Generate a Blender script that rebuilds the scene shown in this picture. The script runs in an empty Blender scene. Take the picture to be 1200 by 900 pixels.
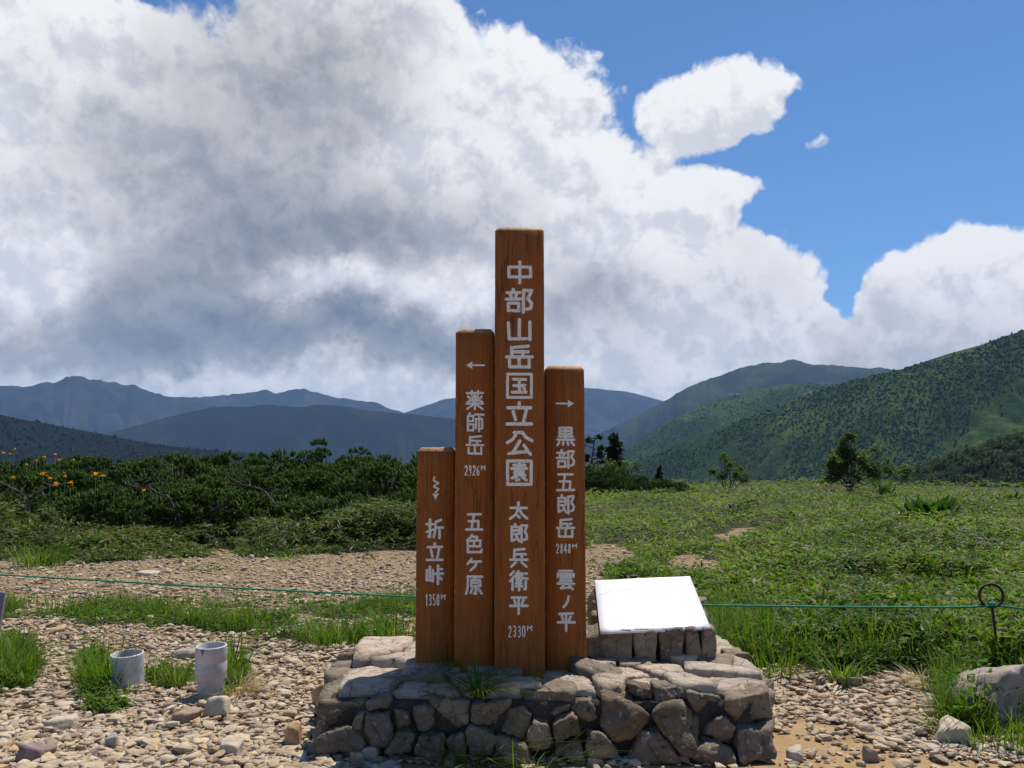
import bpy, bmesh, math, random
import numpy as np
from mathutils import Vector, Matrix

R = math.radians
rng = np.random.default_rng(7)
random.seed(7)
scene = bpy.context.scene
COL = scene.collection

# ------------------------------------------------------------------ camera
F = 998.0            # focal length in pixels of the 1200 px wide photograph
EYE = 1.6
PITCH = math.atan(100.0 / F)
cam_d = bpy.data.cameras.new("camera")
cam_d.sensor_width = 36.0
cam_d.lens = 36.0 * F / 1200.0
cam_d.clip_start = 0.05
cam_d.clip_end = 60000.0
cam = bpy.data.objects.new("camera", cam_d)
cam.location = (0, 0, EYE)
cam.rotation_euler = (R(90) + PITCH, 0, 0)
COL.objects.link(cam)
scene.camera = cam
CP, SP = math.cos(PITCH), math.sin(PITCH)


def ray(px, py):
    u = (px - 600.0) / F
    v = (450.0 - py) / F
    return np.array([u, CP - SP * v, SP + CP * v])


def P(px, py, y):
    """world point on the sight line of a photo pixel at depth y"""
    d = ray(px, py)
    return np.array([0, 0, EYE]) + d * (y / d[1])


def G(px, py, z=0.0):
    """world point where the sight line meets height z"""
    d = ray(px, py)
    return np.array([0, 0, EYE]) + d * ((z - EYE) / d[2])


def to_px(x, y, z):
    zz = z - EYE
    w = CP * y + SP * zz
    v = -SP * y + CP * zz
    return 600 + F * x / w, 450 - F * v / w


# ------------------------------------------------------------------ light, sky, exposure
SUN_EL, SUN_AZ = R(64), R(33)      # azimuth measured from +Y towards +X
S = Vector((math.sin(SUN_AZ) * math.cos(SUN_EL), math.cos(SUN_AZ) * math.cos(SUN_EL), math.sin(SUN_EL)))
sun_d = bpy.data.lights.new("sun", "SUN")
sun_d.energy = 5.0
sun_d.angle = R(0.55)
sun_d.color = (1.0, 0.95, 0.87)
sun = bpy.data.objects.new("sun", sun_d)
sun.rotation_euler = S.to_track_quat('Z', 'Y').to_euler()
COL.objects.link(sun)

SKY_STRENGTH = 0.075
scene.view_settings.view_transform = 'Standard'
scene.view_settings.look = 'None'
scene.view_settings.gamma = 1.0
scene.view_settings.use_curve_mapping = False
scene.view_settings.exposure = 0.16
scene.cycles.use_denoising = True
scene.cycles.max_bounces = 6
scene.cycles.diffuse_bounces = 2
scene.cycles.glossy_bounces = 2
scene.cycles.transmission_bounces = 3
scene.cycles.transparent_max_bounces = 6
scene.cycles.volume_bounces = 0
scene.cycles.caustics_reflective = False
scene.cycles.caustics_refractive = False

world = bpy.data.worlds.new("World")
scene.world = world
world.use_nodes = True


class X:
    """socket wrapper: arithmetic on shader sockets"""

    def __init__(s, nt, sock):
        s.nt, s.s = nt, sock

    def op(s, name, *o, clamp=False):
        n = s.nt.nodes.new('ShaderNodeMath')
        n.operation = name
        n.use_clamp = clamp
        for i, v in enumerate((s,) + o):
            if isinstance(v, X):
                s.nt.links.new(v.s, n.inputs[i])
            else:
                n.inputs[i].default_value = v
        return X(s.nt, n.outputs[0])

    def __add__(s, o): return s.op('ADD', o)
    def __radd__(s, o): return s.op('ADD', o)
    def __sub__(s, o): return s.op('SUBTRACT', o)
    def __mul__(s, o): return s.op('MULTIPLY', o)
    def __rmul__(s, o): return s.op('MULTIPLY', o)
    def __truediv__(s, o): return s.op('DIVIDE', o)

    def sstep(s, a, b, c=0.0, d=1.0):
        n = s.nt.nodes.new('ShaderNodeMapRange')
        n.interpolation_type = 'SMOOTHSTEP'
        s.nt.links.new(s.s, n.inputs['Value'])
        for k, v in zip(('From Min', 'From Max', 'To Min', 'To Max'), (a, b, c, d)):
            n.inputs[k].default_value = v
        return X(s.nt, n.outputs['Result'])

    def lin(s, a, b, c=0.0, d=1.0):
        n = s.nt.nodes.new('ShaderNodeMapRange')
        s.nt.links.new(s.s, n.inputs['Value'])
        for k, v in zip(('From Min', 'From Max', 'To Min', 'To Max'), (a, b, c, d)):
            n.inputs[k].default_value = v
        return X(s.nt, n.outputs['Result'])


def vmath(nt, op, a, b):
    n = nt.nodes.new('ShaderNodeVectorMath')
    n.operation = op
    for i, v in enumerate((a, b)):
        if v is None:
            continue
        if isinstance(v, X):
            nt.links.new(v.s, n.inputs[i])
        else:
            n.inputs[i].default_value = v
    return X(nt, n.outputs[0])


def vscale(nt, a, k):
    n = nt.nodes.new('ShaderNodeVectorMath')
    n.operation = 'SCALE'
    nt.links.new(a.s, n.inputs[0])
    n.inputs['Scale'].default_value = k
    return X(nt, n.outputs[0])


def noise(nt, vec, scale, detail=6, rough=0.55, out='Fac', dist=0.0):
    n = nt.nodes.new('ShaderNodeTexNoise')
    if vec is not None:
        nt.links.new(vec.s, n.inputs['Vector'])
    n.inputs['Scale'].default_value = scale
    n.inputs['Detail'].default_value = detail
    n.inputs['Roughness'].default_value = rough
    n.inputs['Distortion'].default_value = dist
    return X(nt, n.outputs[out])


def mixc(nt, fac, a, b, blend='MIX'):
    n = nt.nodes.new('ShaderNodeMix')
    n.data_type = 'RGBA'
    n.blend_type = blend
    for sock, v in ((n.inputs[0], fac), (n.inputs[6], a), (n.inputs[7], b)):
        if isinstance(v, X):
            nt.links.new(v.s, sock)
        elif isinstance(v, (int, float)):
            sock.default_value = v
        else:
            sock.default_value = (*v, 1.0) if len(v) == 3 else v
    return X(nt, n.outputs[2])


# clouds live in the sky at fixed azimuth / elevation (radians)
def azel(px, py):
    d = ray(px, py)
    d = d / np.linalg.norm(d)
    return math.atan2(d[0], d[1]), math.asin(d[2])


CLOUD = [  # centre px, py, half-width, half-height (as the photograph frames the sky), strength
    (130, 200, 330, 165, 1.0), (400, 0, 150, 160, 1.0), (30, 75, 85, 80, .8),
    (450, 200, 290, 190, 1.0), (588, 170, 108, 112, 1.0), (556, 98, 48, 50, .8),
    (700, 245, 100, 88, 1.0), (815, 240, 70, 45, .85), (300, 330, 460, 140, 1.0),
    (700, 350, 190, 120, 1.0), (150, 430, 420, 70, .9), (500, 430, 320, 80, .9),
    (800, 340, 100, 90, .8), (893, 380, 95, 108, .95), (950, 430, 150, 60, .8),
    (1068, 366, 70, 72, .9), (1132, 328, 72, 66, 1.0), (1200, 372, 105, 70, .9),
    (1110, 430, 300, 45, .8), (822, 114, 88, 58, .62), (792, 165, 24, 28, .36),
    (868, 112, 46, 36, .40), (941, 180, 24, 12, (-.05, .45)), (1300, 350, 120, 90, .9)]
DARK = [  # shaded undersides: px, py, half-width, half-height, amount
    (360, 80, 130, 90, .40), (300, 190, 190, 110, .42), (270, 265, 250, 60, .38), (390, 288, 150, 26, .30),
    (130, 388, 290, 58, .82), (190, 330, 170, 50, .28), (420, 392, 140, 38, .60), (570, 390, 110, 40, .50),
    (590, 300, 70, 50, .22), (705, 345, 60, 45, .50), (980, 436, 120, 30, .60), (1090, 385, 60, 40, .22),
    (1000, 400, 40, 30, .2), (120, 190, 60, 40, .22), (480, 265, 80, 40, .28), (860, 340, 60, 40, .18),
    (20, 325, 62, 40, -.75), (395, 336, 66, 26, -.55), (530, 345, 66, 34, -.50), (430, 165, 80, 34, -.30),
    (250, 440, 420, 20, -.45), (130, 250, 70, 34, -.15)]
HOLES = [(985, 335, 16, 30, .5)]


def cloud_group():
    g = bpy.data.node_groups.new("cloud_density", 'ShaderNodeTree')
    g.interface.new_socket("Vector", in_out='INPUT', socket_type='NodeSocketVector')
    g.interface.new_socket("Density", in_out='OUTPUT', socket_type='NodeSocketFloat')
    g.interface.new_socket("Fine", in_out='OUTPUT', socket_type='NodeSocketFloat')
    gi = g.nodes.new('NodeGroupInput')
    go = g.nodes.new('NodeGroupOutput')
    v0 = X(g, gi.outputs[0])
    w = noise(g, v0, 7.0, 4, .55, 'Color')
    w = vscale(g, vmath(g, 'SUBTRACT', w, (.5, .5, .5)), .13)
    v = vmath(g, 'ADD', v0, w)
    sep = g.nodes.new('ShaderNodeSeparateXYZ')
    g.links.new(v.s, sep.inputs[0])
    x, y, z = (X(g, sep.outputs[i]) for i in range(3))
    az = x.op('ARCTAN2', y)
    el = z.op('ARCSINE')
    D = None
    for (px, py, rw, rh, st) in CLOUD:
        a, e = azel(px, py)
        ra, re = rw / F * math.cos(e) / 1.0, rh / F
        p = (az - a) / ra
        q = (el - e) / re
        st, sl = st if isinstance(st, tuple) else (st, st)
        b = (p * p + q * q).op('MULTIPLY_ADD', -sl, st)
        D = b if D is None else D.op('SMOOTH_MAX', b, .25)
    for (px, py, rw, rh, st) in HOLES:
        a, e = azel(px, py)
        p = (az - a) / (rw / F)
        q = (el - e) / (rh / F)
        D = D.op('MINIMUM', .55) - (p * p + q * q).op('MULTIPLY', -1.0).op('EXPONENT') * st if px == 818 else D - (p * p + q * q).op('MULTIPLY', -1.0).op('EXPONENT') * st
    # broken cloud elsewhere in the sky, behind the camera
    back = noise(g, v0, 2.2, 2, .5).lin(.35, .75, -2.2, .35)
    back = back + y.lin(-.2, .35, 0.0, -3.0)
    D = D.op('MAXIMUM', back)
    f1 = noise(g, v0, 10.0, 9, .55) - .5
    vo = g.nodes.new('ShaderNodeTexVoronoi')
    vo.feature = 'F1'
    vo.inputs['Scale'].default_value = 15.0
    vo.inputs['Detail'].default_value = 3.0
    vo.inputs['Roughness'].default_value = .55
    vo.inputs['Lacunarity'].default_value = 2.3
    vo.normalize = True
    g.links.new(vmath(g, 'ADD', v0, vscale(g, vmath(g, 'SUBTRACT', noise(g, v0, 26, 3, .55, 'Color'), (.5, .5, .5)), .045)).s,
                vo.inputs['Vector'])
    f2 = X(g, vo.outputs['Distance']).op('MULTIPLY_ADD', -1.0, .40)
    fine = f1 * .85 + f2 * 1.55
    dens = D.op('MINIMUM', .9) + fine * .86
    g.links.new(dens.s, go.inputs[0])
    g.links.new((D.op('MINIMUM', .8) * .55 + fine).s, go.inputs[1])
    return g


def build_world():
    nt = world.node_tree
    nt.nodes.clear()
    out = nt.nodes.new('ShaderNodeOutputWorld')
    bg = nt.nodes.new('ShaderNodeBackground')
    bg.inputs['Strength'].default_value = SKY_STRENGTH
    sky = nt.nodes.new('ShaderNodeTexSky')
    sky.sky_type = 'NISHITA'
    sky.sun_disc = False
    sky.sun_elevation = SUN_EL
    sky.sun_rotation = SUN_AZ
    sky.altitude = 2330
    sky.air_density = 1.15
    sky.dust_density = .6
    sky.ozone_density = 1.6
    tc = nt.nodes.new('ShaderNodeTexCoord')
    v = X(nt, tc.outputs['Generated'])
    g = cloud_group()

    def dens(vec):
        n = nt.nodes.new('ShaderNodeGroup')
        n.node_tree = g
        nt.links.new(vec.s, n.inputs[0])
        return X(nt, n.outputs[0]), X(nt, n.outputs[1])
    d0, h0 = dens(v)
    d1, h1 = dens(vmath(nt, 'ADD', v, (.008, 0.0, .019)))
    alpha = d0.sstep(.0, .25)
    relief = (h0 - h1).sstep(-.20, .17)
    w2 = vscale(nt, vmath(nt, 'SUBTRACT', noise(nt, v, 5.0, 6, .6, 'Color'), (.5, .5, .5)), .22)
    vv = vmath(nt, 'ADD', v, w2)
    sep = nt.nodes.new('ShaderNodeSeparateXYZ')
    nt.links.new(vv.s, sep.inputs[0])
    x, y, z = (X(nt, sep.outputs[i]) for i in range(3))
    az, el = x.op('ARCTAN2', y), z.op('ARCSINE')
    T = None
    for (px, py, rw, rh, am) in DARK:
        a, e = azel(px, py)
        p = (az - a) / (rw / F)
        q = (el - e) / (rh / F)
        b = (p * p + q * q).op('MULTIPLY', -1.1).op('EXPONENT') * am
        T = b if T is None else T + b
    n6 = noise(nt, v, 6.0, 9, .6)
    n6b = noise(nt, vmath(nt, 'ADD', v, (.015, 0, .035)), 6.0, 9, .6)
    T = T + (n6 - .5) * .42 + (n6b - n6) * .9
    T = T + d0.lin(.35, 1.2, 0.0, .14)
    T = T.lin(.05, 1.28)
    thin = d0.lin(.1, 1.0, 0.0, 1.0)
    K = 1.0 / SKY_STRENGTH
    white = (.87 * K, .875 * K, .89 * K)
    mid = (.42 * K, .432 * K, .452 * K)
    dark = (.19 * K, .222 * K, .285 * K)
    body = mixc(nt, T.lin(0, .55), white, mid)
    body = mixc(nt, T.lin(.5, 1.0), body, dark)
    shaded = mixc(nt, 1.0, body, (.66, .70, .755), 'MULTIPLY')
    relief_amt = relief.lin(0, 1, .80, 0.0)
    body = mixc(nt, relief_amt, body, shaded)
    tint = mixc(nt, 1.0, X(nt, sky.outputs[0]), (.78, 1.14, 1.46), 'MULTIPLY')
    final = mixc(nt, alpha, tint, body)
    nt.links.new(final.s, bg.inputs['Color'])
    nt.links.new(bg.outputs[0], out.inputs['Surface'])


build_world()
try:
    world.cycles.sampling_method = 'MANUAL'
    world.cycles.sample_map_resolution = 512
except Exception:
    pass


# ------------------------------------------------------------------ numpy noise
def _h(ix, iy, iz):
    n = (ix.astype(np.int64) * 374761393 + iy.astype(np.int64) * 668265263 + iz.astype(np.int64) * 2147483647) & 0xffffffff
    n = ((n ^ (n >> 13)) * 1274126177) & 0xffffffff
    n = (n ^ (n >> 16)) * 2246822519 & 0xffffffff
    return ((n ^ (n >> 15)) & 0xffffff) / float(0xffffff)


def vnoise(x, y, z=0.0):
    x, y, z = np.broadcast_arrays(np.asarray(x, float), np.asarray(y, float), np.asarray(z, float))
    xi, yi, zi = np.floor(x), np.floor(y), np.floor(z)
    fx, fy, fz = x - xi, y - yi, z - zi
    fx, fy, fz = (t * t * t * (t * (t * 6 - 15) + 10) for t in (fx, fy, fz))
    r = 0
    for dx in (0, 1):
        for dy in (0, 1):
            for dz in (0, 1):
                r = r + _h(xi + dx, yi + dy, zi + dz) * (fx if dx else 1 - fx) * (fy if dy else 1 - fy) * (fz if dz else 1 - fz)
    return r


def fbm(x, y, z=0.0, octv=5, gain=.5):
    s, a, n = 0, 1, 0
    for i in range(octv):
        s = s + a * vnoise(np.asarray(x) * 2**i + 17 * i, np.asarray(y) * 2**i + 31 * i, np.asarray(z) * 2**i + 7 * i)
        n += a
        a *= gain
    return s / n


def sm(a, b, x):
    t = np.clip((np.asarray(x, float) - a) / (b - a), 0, 1)
    return t * t * (3 - 2 * t)


# ------------------------------------------------------------------ mesh helpers
def mesh(name, V, Fs, mat=None, parent=None, smooth=False, loc=None):
    """V (n,3); Fs a list of (m,k) index arrays or one such array"""
    V = np.asarray(V, dtype=np.float32)
    if isinstance(Fs, np.ndarray):
        Fs = [Fs]
    else:
        Fs = [np.asarray(f) for f in Fs]
        Fs = [f[None, :] if f.ndim == 1 else f for f in Fs]
    me = bpy.data.meshes.new(name)
    me.vertices.add(len(V))
    me.vertices.foreach_set("co", V.ravel())
    idx = np.concatenate([f.ravel() for f in Fs]).astype(np.int32)
    tot = np.concatenate([np.full(len(f), f.shape[1], np.int32) for f in Fs])
    st = np.concatenate([[0], np.cumsum(tot)[:-1]]).astype(np.int32)
    me.loops.add(len(idx))
    me.loops.foreach_set("vertex_index", idx)
    me.polygons.add(len(tot))
    me.polygons.foreach_set("loop_start", st)
    me.update(calc_edges=True)
    if smooth:
        me.polygons.foreach_set("use_smooth", np.ones(len(tot), bool))
    me.validate()
    return link(name, me, mat, parent, loc)


def link(name, me, mat=None, parent=None, loc=None):
    o = bpy.data.objects.new(name, me)
    if mat is not None:
        me.materials.append(mat)
    COL.objects.link(o)
    if parent is not None:
        o.parent = parent
    if loc is not None:
        o.location = loc
    return o


def tag(o, label, cat, group=None, kind=None):
    o["label"] = label
    o["category"] = cat
    if group:
        o["group"] = group
    if kind:
        o["kind"] = kind
    return o


def thing(name, label, cat, loc=(0, 0, 0), rz=0.0, group=None):
    o = bpy.data.objects.new(name, None)
    o.empty_display_size = .1
    o.location = [float(c) for c in loc]
    o.rotation_euler = (0, 0, rz)
    COL.objects.link(o)
    return tag(o, label, cat, group)


class MB:
    """collects pieces into one mesh"""

    def __init__(s):
        s.v, s.f, s.n = [], [], 0

    def add(s, V, Fs):
        V = np.asarray(V, float)
        if isinstance(Fs, np.ndarray):
            Fs = [Fs]
        for f in Fs:
            f = np.asarray(f)
            if f.ndim == 1:
                f = f[None, :]
            s.f.append(f + s.n)
        s.v.append(V)
        s.n += len(V)

    def build(s, name, mat, parent=None, smooth=False, loc=None):
        return mesh(name, np.concatenate(s.v), s.f, mat, parent, smooth, loc)


def tube(pts, rad, sides=8, cap=True):
    pts = np.asarray(pts, float)
    n = len(pts)
    rad = np.full(n, rad, float) if np.isscalar(rad) else np.asarray(rad, float)
    t = np.gradient(pts, axis=0)
    t /= np.linalg.norm(t, axis=1)[:, None] + 1e-9
    ref = np.array([0, 0, 1.0]) if abs(t[0, 2]) < .8 else np.array([1.0, 0, 0])
    V = []
    u = np.cross(ref, t[0])
    u /= np.linalg.norm(u)
    for i in range(n):
        u = u - t[i] * np.dot(u, t[i])
        u /= np.linalg.norm(u) + 1e-9
        w = np.cross(t[i], u)
        a = np.arange(sides) * 2 * np.pi / sides
        V.append(pts[i] + rad[i] * (np.cos(a)[:, None] * u + np.sin(a)[:, None] * w))
    V = np.concatenate(V)
    i, j = np.meshgrid(np.arange(n - 1), np.arange(sides), indexing='ij')
    j2 = (j + 1) % sides
    q = np.stack([i * sides + j, i * sides + j2, (i + 1) * sides + j2, (i + 1) * sides + j], -1).reshape(-1, 4)
    fs = [q]
    if cap:
        fs += [np.arange(sides)[::-1], np.arange(sides) + (n - 1) * sides]
    return V, fs


def lathe(prof, seg=40):
    prof = np.asarray(prof, float)
    n = len(prof)
    a = np.arange(seg) * 2 * np.pi / seg
    V = np.stack([prof[:, 0][:, None] * np.cos(a), prof[:, 0][:, None] * np.sin(a), np.repeat(prof[:, 1][:, None], seg, 1)], -1).reshape(-1, 3)
    i, j = np.meshgrid(np.arange(n - 1), np.arange(seg), indexing='ij')
    j2 = (j + 1) % seg
    return V, np.stack([i * seg + j, i * seg + j2, (i + 1) * seg + j2, (i + 1) * seg + j], -1).reshape(-1, 4)


_ico = {}


def ico(sub):
    if sub not in _ico:
        bm = bmesh.new()
        bmesh.ops.create_icosphere(bm, subdivisions=sub, radius=1.0)
        V = np.array([v.co[:] for v in bm.verts])
        Fc = np.array([[v.index for v in f.verts] for f in bm.faces])
        bm.free()
        _ico[sub] = (V / np.linalg.norm(V, axis=1)[:, None], Fc)
    return _ico[sub]


def star(Nrm, D, sub=3, p=16, amp=.0, freq=6.0, seed=0.0):
    """soft-edged convex rock bounded by planes Nrm.x = D round the origin, roughened"""
    U, Fc = ico(sub)
    Nrm = np.asarray(Nrm, float)
    Nrm = Nrm / np.linalg.norm(Nrm, axis=1)[:, None]
    D = np.maximum(np.asarray(D, float), .004)
    dots = np.clip(U @ Nrm.T, 1e-3, None) / D
    r = (dots ** p).sum(1) ** (-1.0 / p)
    V = U * r[:, None]
    if amp:
        k = V * freq + seed
        n = fbm(k[:, 0], k[:, 1], k[:, 2], 4, .55) - .5
        k2 = V * freq * 4 + seed
        n2 = np.abs(fbm(k2[:, 0], k2[:, 1], k2[:, 2], 3) - .5)
        V = V + U * (amp * (n * 2 - n2 * .9))[:, None]
    return V, Fc


def rock(w, d, h, seed, sub=4, cuts=9, amp=.02):
    """free rock, about w x d x h, origin at its centre"""
    r = np.random.default_rng(seed)
    base = [(1, 0, 0), (-1, 0, 0), (0, 1, 0), (0, -1, 0), (0, 0, 1), (0, 0, -1)]
    N = [np.array(b) + r.normal(0, .22, 3) for b in base]
    D = [.5 * r.uniform(.88, 1.0) for _ in base]
    for _ in range(cuts):
        n = r.normal(0, 1, 3)
        N.append(n / np.linalg.norm(n))
        D.append(r.uniform(.45, .62))
    V, Fc = star(N, D, sub, 22, amp / max(w, h) * 1.0, 4.0, seed * 3.7)
    return V * np.array([w, d, h]), Fc


def leaf_batch(pos, yaw, pitch, roll, L, W, bend=.25, fold=.25):
    """lance-shaped leaves; 6 verts, 4 triangles each"""
    n = len(pos)
    L = np.broadcast_to(L, n)
    W = np.broadcast_to(W, n)
    t = np.stack([np.cos(yaw) * np.cos(pitch), np.sin(yaw) * np.cos(pitch), np.sin(pitch)], -1)
    s = np.stack([-np.sin(yaw), np.cos(yaw), np.zeros(n)], -1)
    u = np.cross(t, s)
    s2 = s * np.cos(roll)[:, None] + u * np.sin(roll)[:, None]
    u2 = np.cross(t, s2)
    L_, W_ = L[:, None], W[:, None]
    down = np.array([0, 0, -1.0])
    m = pos + t * L_ * .42
    a = m + s2 * W_ * .5 - u2 * W_ * fold
    b = m - s2 * W_ * .5 - u2 * W_ * fold
    m2 = pos + t * L_ * .75 + down * L_ * bend * .3
    tip = pos + t * L_ + down * L_ * bend
    V = np.stack([pos, a, m, b, tip, m2], 1).reshape(-1, 3)
    k = np.arange(n)[:, None] * 6
    Fc = np.concatenate([k + np.array([[0, 2, 1]]), k + np.array([[0, 3, 2]]), k + np.array([[1, 2, 4]]), k + np.array([[3, 4, 2]])])
    return V, Fc


def blade_batch(pos, yaw, H, W, lean, curve):
    """grass blades: 3 segments, 7 verts"""
    n = len(pos)
    d = np.stack([np.cos(yaw), np.sin(yaw), np.zeros(n)], -1)
    s = np.stack([-np.sin(yaw), np.cos(yaw), np.zeros(n)], -1)
    pts = []
    for t in (0, .35, .7, 1.0):
        hor = (lean * t + curve * t * t) * H
        ver = H * t * (1 - .35 * np.clip(curve, 0, 1.6) * t)
        pts.append(pos + d * hor[:, None] + np.array([0, 0, 1.0]) * ver[:, None])
    w = (W * .5)[:, None]
    V = np.stack([pts[0] - s * w * .8, pts[0] + s * w * .8, pts[1] - s * w, pts[1] + s * w, pts[2] - s * w * .7, pts[2] + s * w * .7, pts[3]], 1).reshape(-1, 3)
    k = np.arange(n)[:, None] * 7
    Q = np.concatenate([k + np.array([[0, 1, 3, 2]]), k + np.array([[2, 3, 5, 4]])])
    T = k + np.array([[4, 5, 6]])
    return V, [Q, T]


# ------------------------------------------------------------------ materials
def new_mat(name):
    m = bpy.data.materials.new(name)
    m.use_nodes = True
    nt = m.node_tree
    nt.nodes.clear()
    out = nt.nodes.new('ShaderNodeOutputMaterial')
    b = nt.nodes.new('ShaderNodeBsdfPrincipled')
    nt.links.new(b.outputs[0], out.inputs['Surface'])
    return m, nt, b, out


def setc(nt, sock, v):
    if isinstance(v, X):
        nt.links.new(v.s, sock)
    elif isinstance(v, (tuple, list)):
        sock.default_value = (*v, 1.0)
    else:
        sock.default_value = v


def bump(nt, b, h, strength=.5, dist=.01):
    n = nt.nodes.new('ShaderNodeBump')
    n.inputs['Strength'].default_value = strength
    n.inputs['Distance'].default_value = dist
    nt.links.new(h.s, n.inputs['Height'])
    nt.links.new(n.outputs[0], b.inputs['Normal'])


def coords(nt, which='Object'):
    if which == 'Position':
        n = nt.nodes.new('ShaderNodeNewGeometry')
        return X(nt, n.outputs['Position'])
    n = nt.nodes.new('ShaderNodeTexCoord')
    return X(nt, n.outputs[which])


def island(nt):
    n = nt.nodes.new('ShaderNodeNewGeometry')
    return X(nt, n.outputs['Random Per Island'])


def objrand(nt):
    n = nt.nodes.new('ShaderNodeObjectInfo')
    return X(nt, n.outputs['Random'])


def ramp(nt, fac, stops, interp='LINEAR'):
    n = nt.nodes.new('ShaderNodeValToRGB')
    n.color_ramp.interpolation = interp
    e = n.color_ramp.elements
    while len(e) < len(stops):
        e.new(.5)
    for el, (p, c) in zip(e, stops):
        el.position = p
        el.color = (*c, 1.0)
    nt.links.new(fac.s, n.inputs[0])
    return X(nt, n.outputs[0])


def leaf_mat(name, stops, rough=.45, trans=.35, patch=None, spec=.3):
    m, nt, b, out = new_mat(name)
    c = ramp(nt, island(nt), stops)
    if patch:
        c = mixc(nt, noise(nt, coords(nt, 'Position'), patch[0], 4, .6).sstep(.42, .62), c,
                 mixc(nt, 1.0, c, patch[1], 'MULTIPLY'))
    nt.links.new(c.s, b.inputs['Base Color'])
    b.inputs['Roughness'].default_value = rough
    b.inputs['Specular IOR Level'].default_value = spec
    tr = nt.nodes.new('ShaderNodeBsdfTranslucent')
    tc = mixc(nt, 1.0, c, (1.15, 1.3, .55), 'MULTIPLY')
    nt.links.new(tc.s, tr.inputs['Color'])
    mx = nt.nodes.new('ShaderNodeMixShader')
    mx.inputs[0].default_value = trans
    nt.links.new(b.outputs[0], mx.inputs[1])
    nt.links.new(tr.outputs[0], mx.inputs[2])
    nt.links.new(mx.outputs[0], out.inputs['Surface'])
    return m


def stone_mat(name, stops, rand='island', lichen=0.0, rough=.9, scale=9.0, crack=0.0):
    m, nt, b, out = new_mat(name)
    r = island(nt) if rand == 'island' else objrand(nt)
    p = coords(nt, 'Position')
    c = ramp(nt, r, stops)
    n1 = noise(nt, p, scale, 8, .65)
    c = mixc(nt, n1.sstep(.40, .75), c, mixc(nt, 1.0, c, (.60, .56, .52), 'MULTIPLY'))
    n2 = noise(nt, p, scale * 7, 5, .7)
    c = mixc(nt, n2.sstep(.5, .75), c, mixc(nt, 1.0, c, (1.28, 1.24, 1.2), 'MULTIPLY'))
    if lichen:
        l = noise(nt, p, 26, 5, .6, dist=.4).sstep(.60, .66) * lichen
        c = mixc(nt, l, c, (.34, .33, .29))
        l2 = noise(nt, vmath(nt, 'ADD', p, (7, 3, 1)), 17, 6, .65).sstep(.60, .70) * lichen
        c = mixc(nt, l2, c, (.045, .040, .034))
    nt.links.new(c.s, b.inputs['Base Color'])
    b.inputs['Roughness'].default_value = rough
    b.inputs['Specular IOR Level'].default_value = .25
    hgt = noise(nt, p, scale * 5, 8, .7) + noise(nt, p, scale * 1.6, 4, .6) * 1.2
    if crack:
        vo = nt.nodes.new('ShaderNodeTexVoronoi')
        vo.feature = 'DISTANCE_TO_EDGE'
        vo.inputs['Scale'].default_value = 7.0
        nt.links.new(vmath(nt, 'ADD', p, vscale(nt, noise(nt, p, 9, 4, .6, 'Color'), .09)).s, vo.inputs['Vector'])
        cm = X(nt, vo.outputs['Distance']).sstep(.0, .035, 1.0, 0.0) * noise(nt, p, 4.5, 3, .5).sstep(.40, .52)
        c = mixc(nt, cm * crack, c, mixc(nt, 1.0, c, (.22, .19, .17), 'MULTIPLY'))
        nt.links.new(c.s, b.inputs['Base Color'])
        hgt = hgt - cm * (crack * 2.0)
    bump(nt, b, hgt, .7, .016)
    return m


def plain(name, c, rough=.6, metal=0.0, nscale=None, c2=None, bumpd=None, spec=.4):
    m, nt, b, out = new_mat(name)
    if nscale:
        p = coords(nt, 'Position')
        c = mixc(nt, noise(nt, p, nscale, 6, .65).sstep(.38, .66), c, c2)
        if bumpd:
            bump(nt, b, noise(nt, p, nscale * 3, 6, .65), .5, bumpd)
    setc(nt, b.inputs['Base Color'], c)
    b.inputs['Roughness'].default_value = rough
    b.inputs['Metallic'].default_value = metal
    b.inputs['Specular IOR Level'].default_value = spec
    return m


M = {}
M['stone'] = stone_mat('wall_stone', [(0, (.14, .102, .062)), (.35, (.26, .20, .132)), (.7, (.20, .155, .112)), (1, (.34, .265, .175))], 'obj', .9, .9, 10, .3)
M['slab'] = stone_mat('slab_stone', [(0, (.38, .305, .225)), (.5, (.46, .38, .29)), (1, (.53, .41, .31))], 'obj', .5, .9, 11, .55)  # paler than the wall stone; sunlit top and shaded front put into colour
M['mortar'] = plain('mortar', (.075, .060, .045), .95, 0, 14, (.035, .028, .022), .02)
M['gravel'] = stone_mat('gravel_stone', [(0, (.36, .265, .16)), (.22, (.58, .455, .30)), (.45, (.49, .38, .25)), (.62, (.40, .33, .26)),
                                       (.78, (.66, .54, .38)), (.87, (.54, .36, .19)), (.94, (.34, .24, .18)), (1, (.25, .18, .135))], 'island', 0, .9, 14)
M['boulder'] = stone_mat('boulder_stone', [(0, (.36, .29, .24)), (1, (.36, .29, .24))], 'obj', .75, .9, 6)
M['leaf'] = leaf_mat('bamboo_grass_leaf', [(0, (.045, .090, .008)), (.30, (.095, .178, .012)), (.58, (.160, .245, .019)), (.79, (.235, .31, .038)),
                                     (.88, (.30, .28, .15)), (.94, (.32, .22, .13)), (1, (.12, .07, .04))], .48, .42, (.5, (.52, .62, .7)), .14)  # pale stops: dead leaves, and painted highlights in place of gloss
M['leaf_far'] = leaf_mat('bamboo_grass_leaf_dull', [(0, (.044, .080, .010)), (.35, (.075, .125, .015)), (.62, (.12, .17, .028)), (.78, (.21, .20, .09)),
                                     (.89, (.19, .12, .065)), (1, (.08, .05, .025))], .48, .36, (.6, (.55, .65, .7)), .14)  # duller, browner leaf mix for the bamboo below the pines
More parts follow.
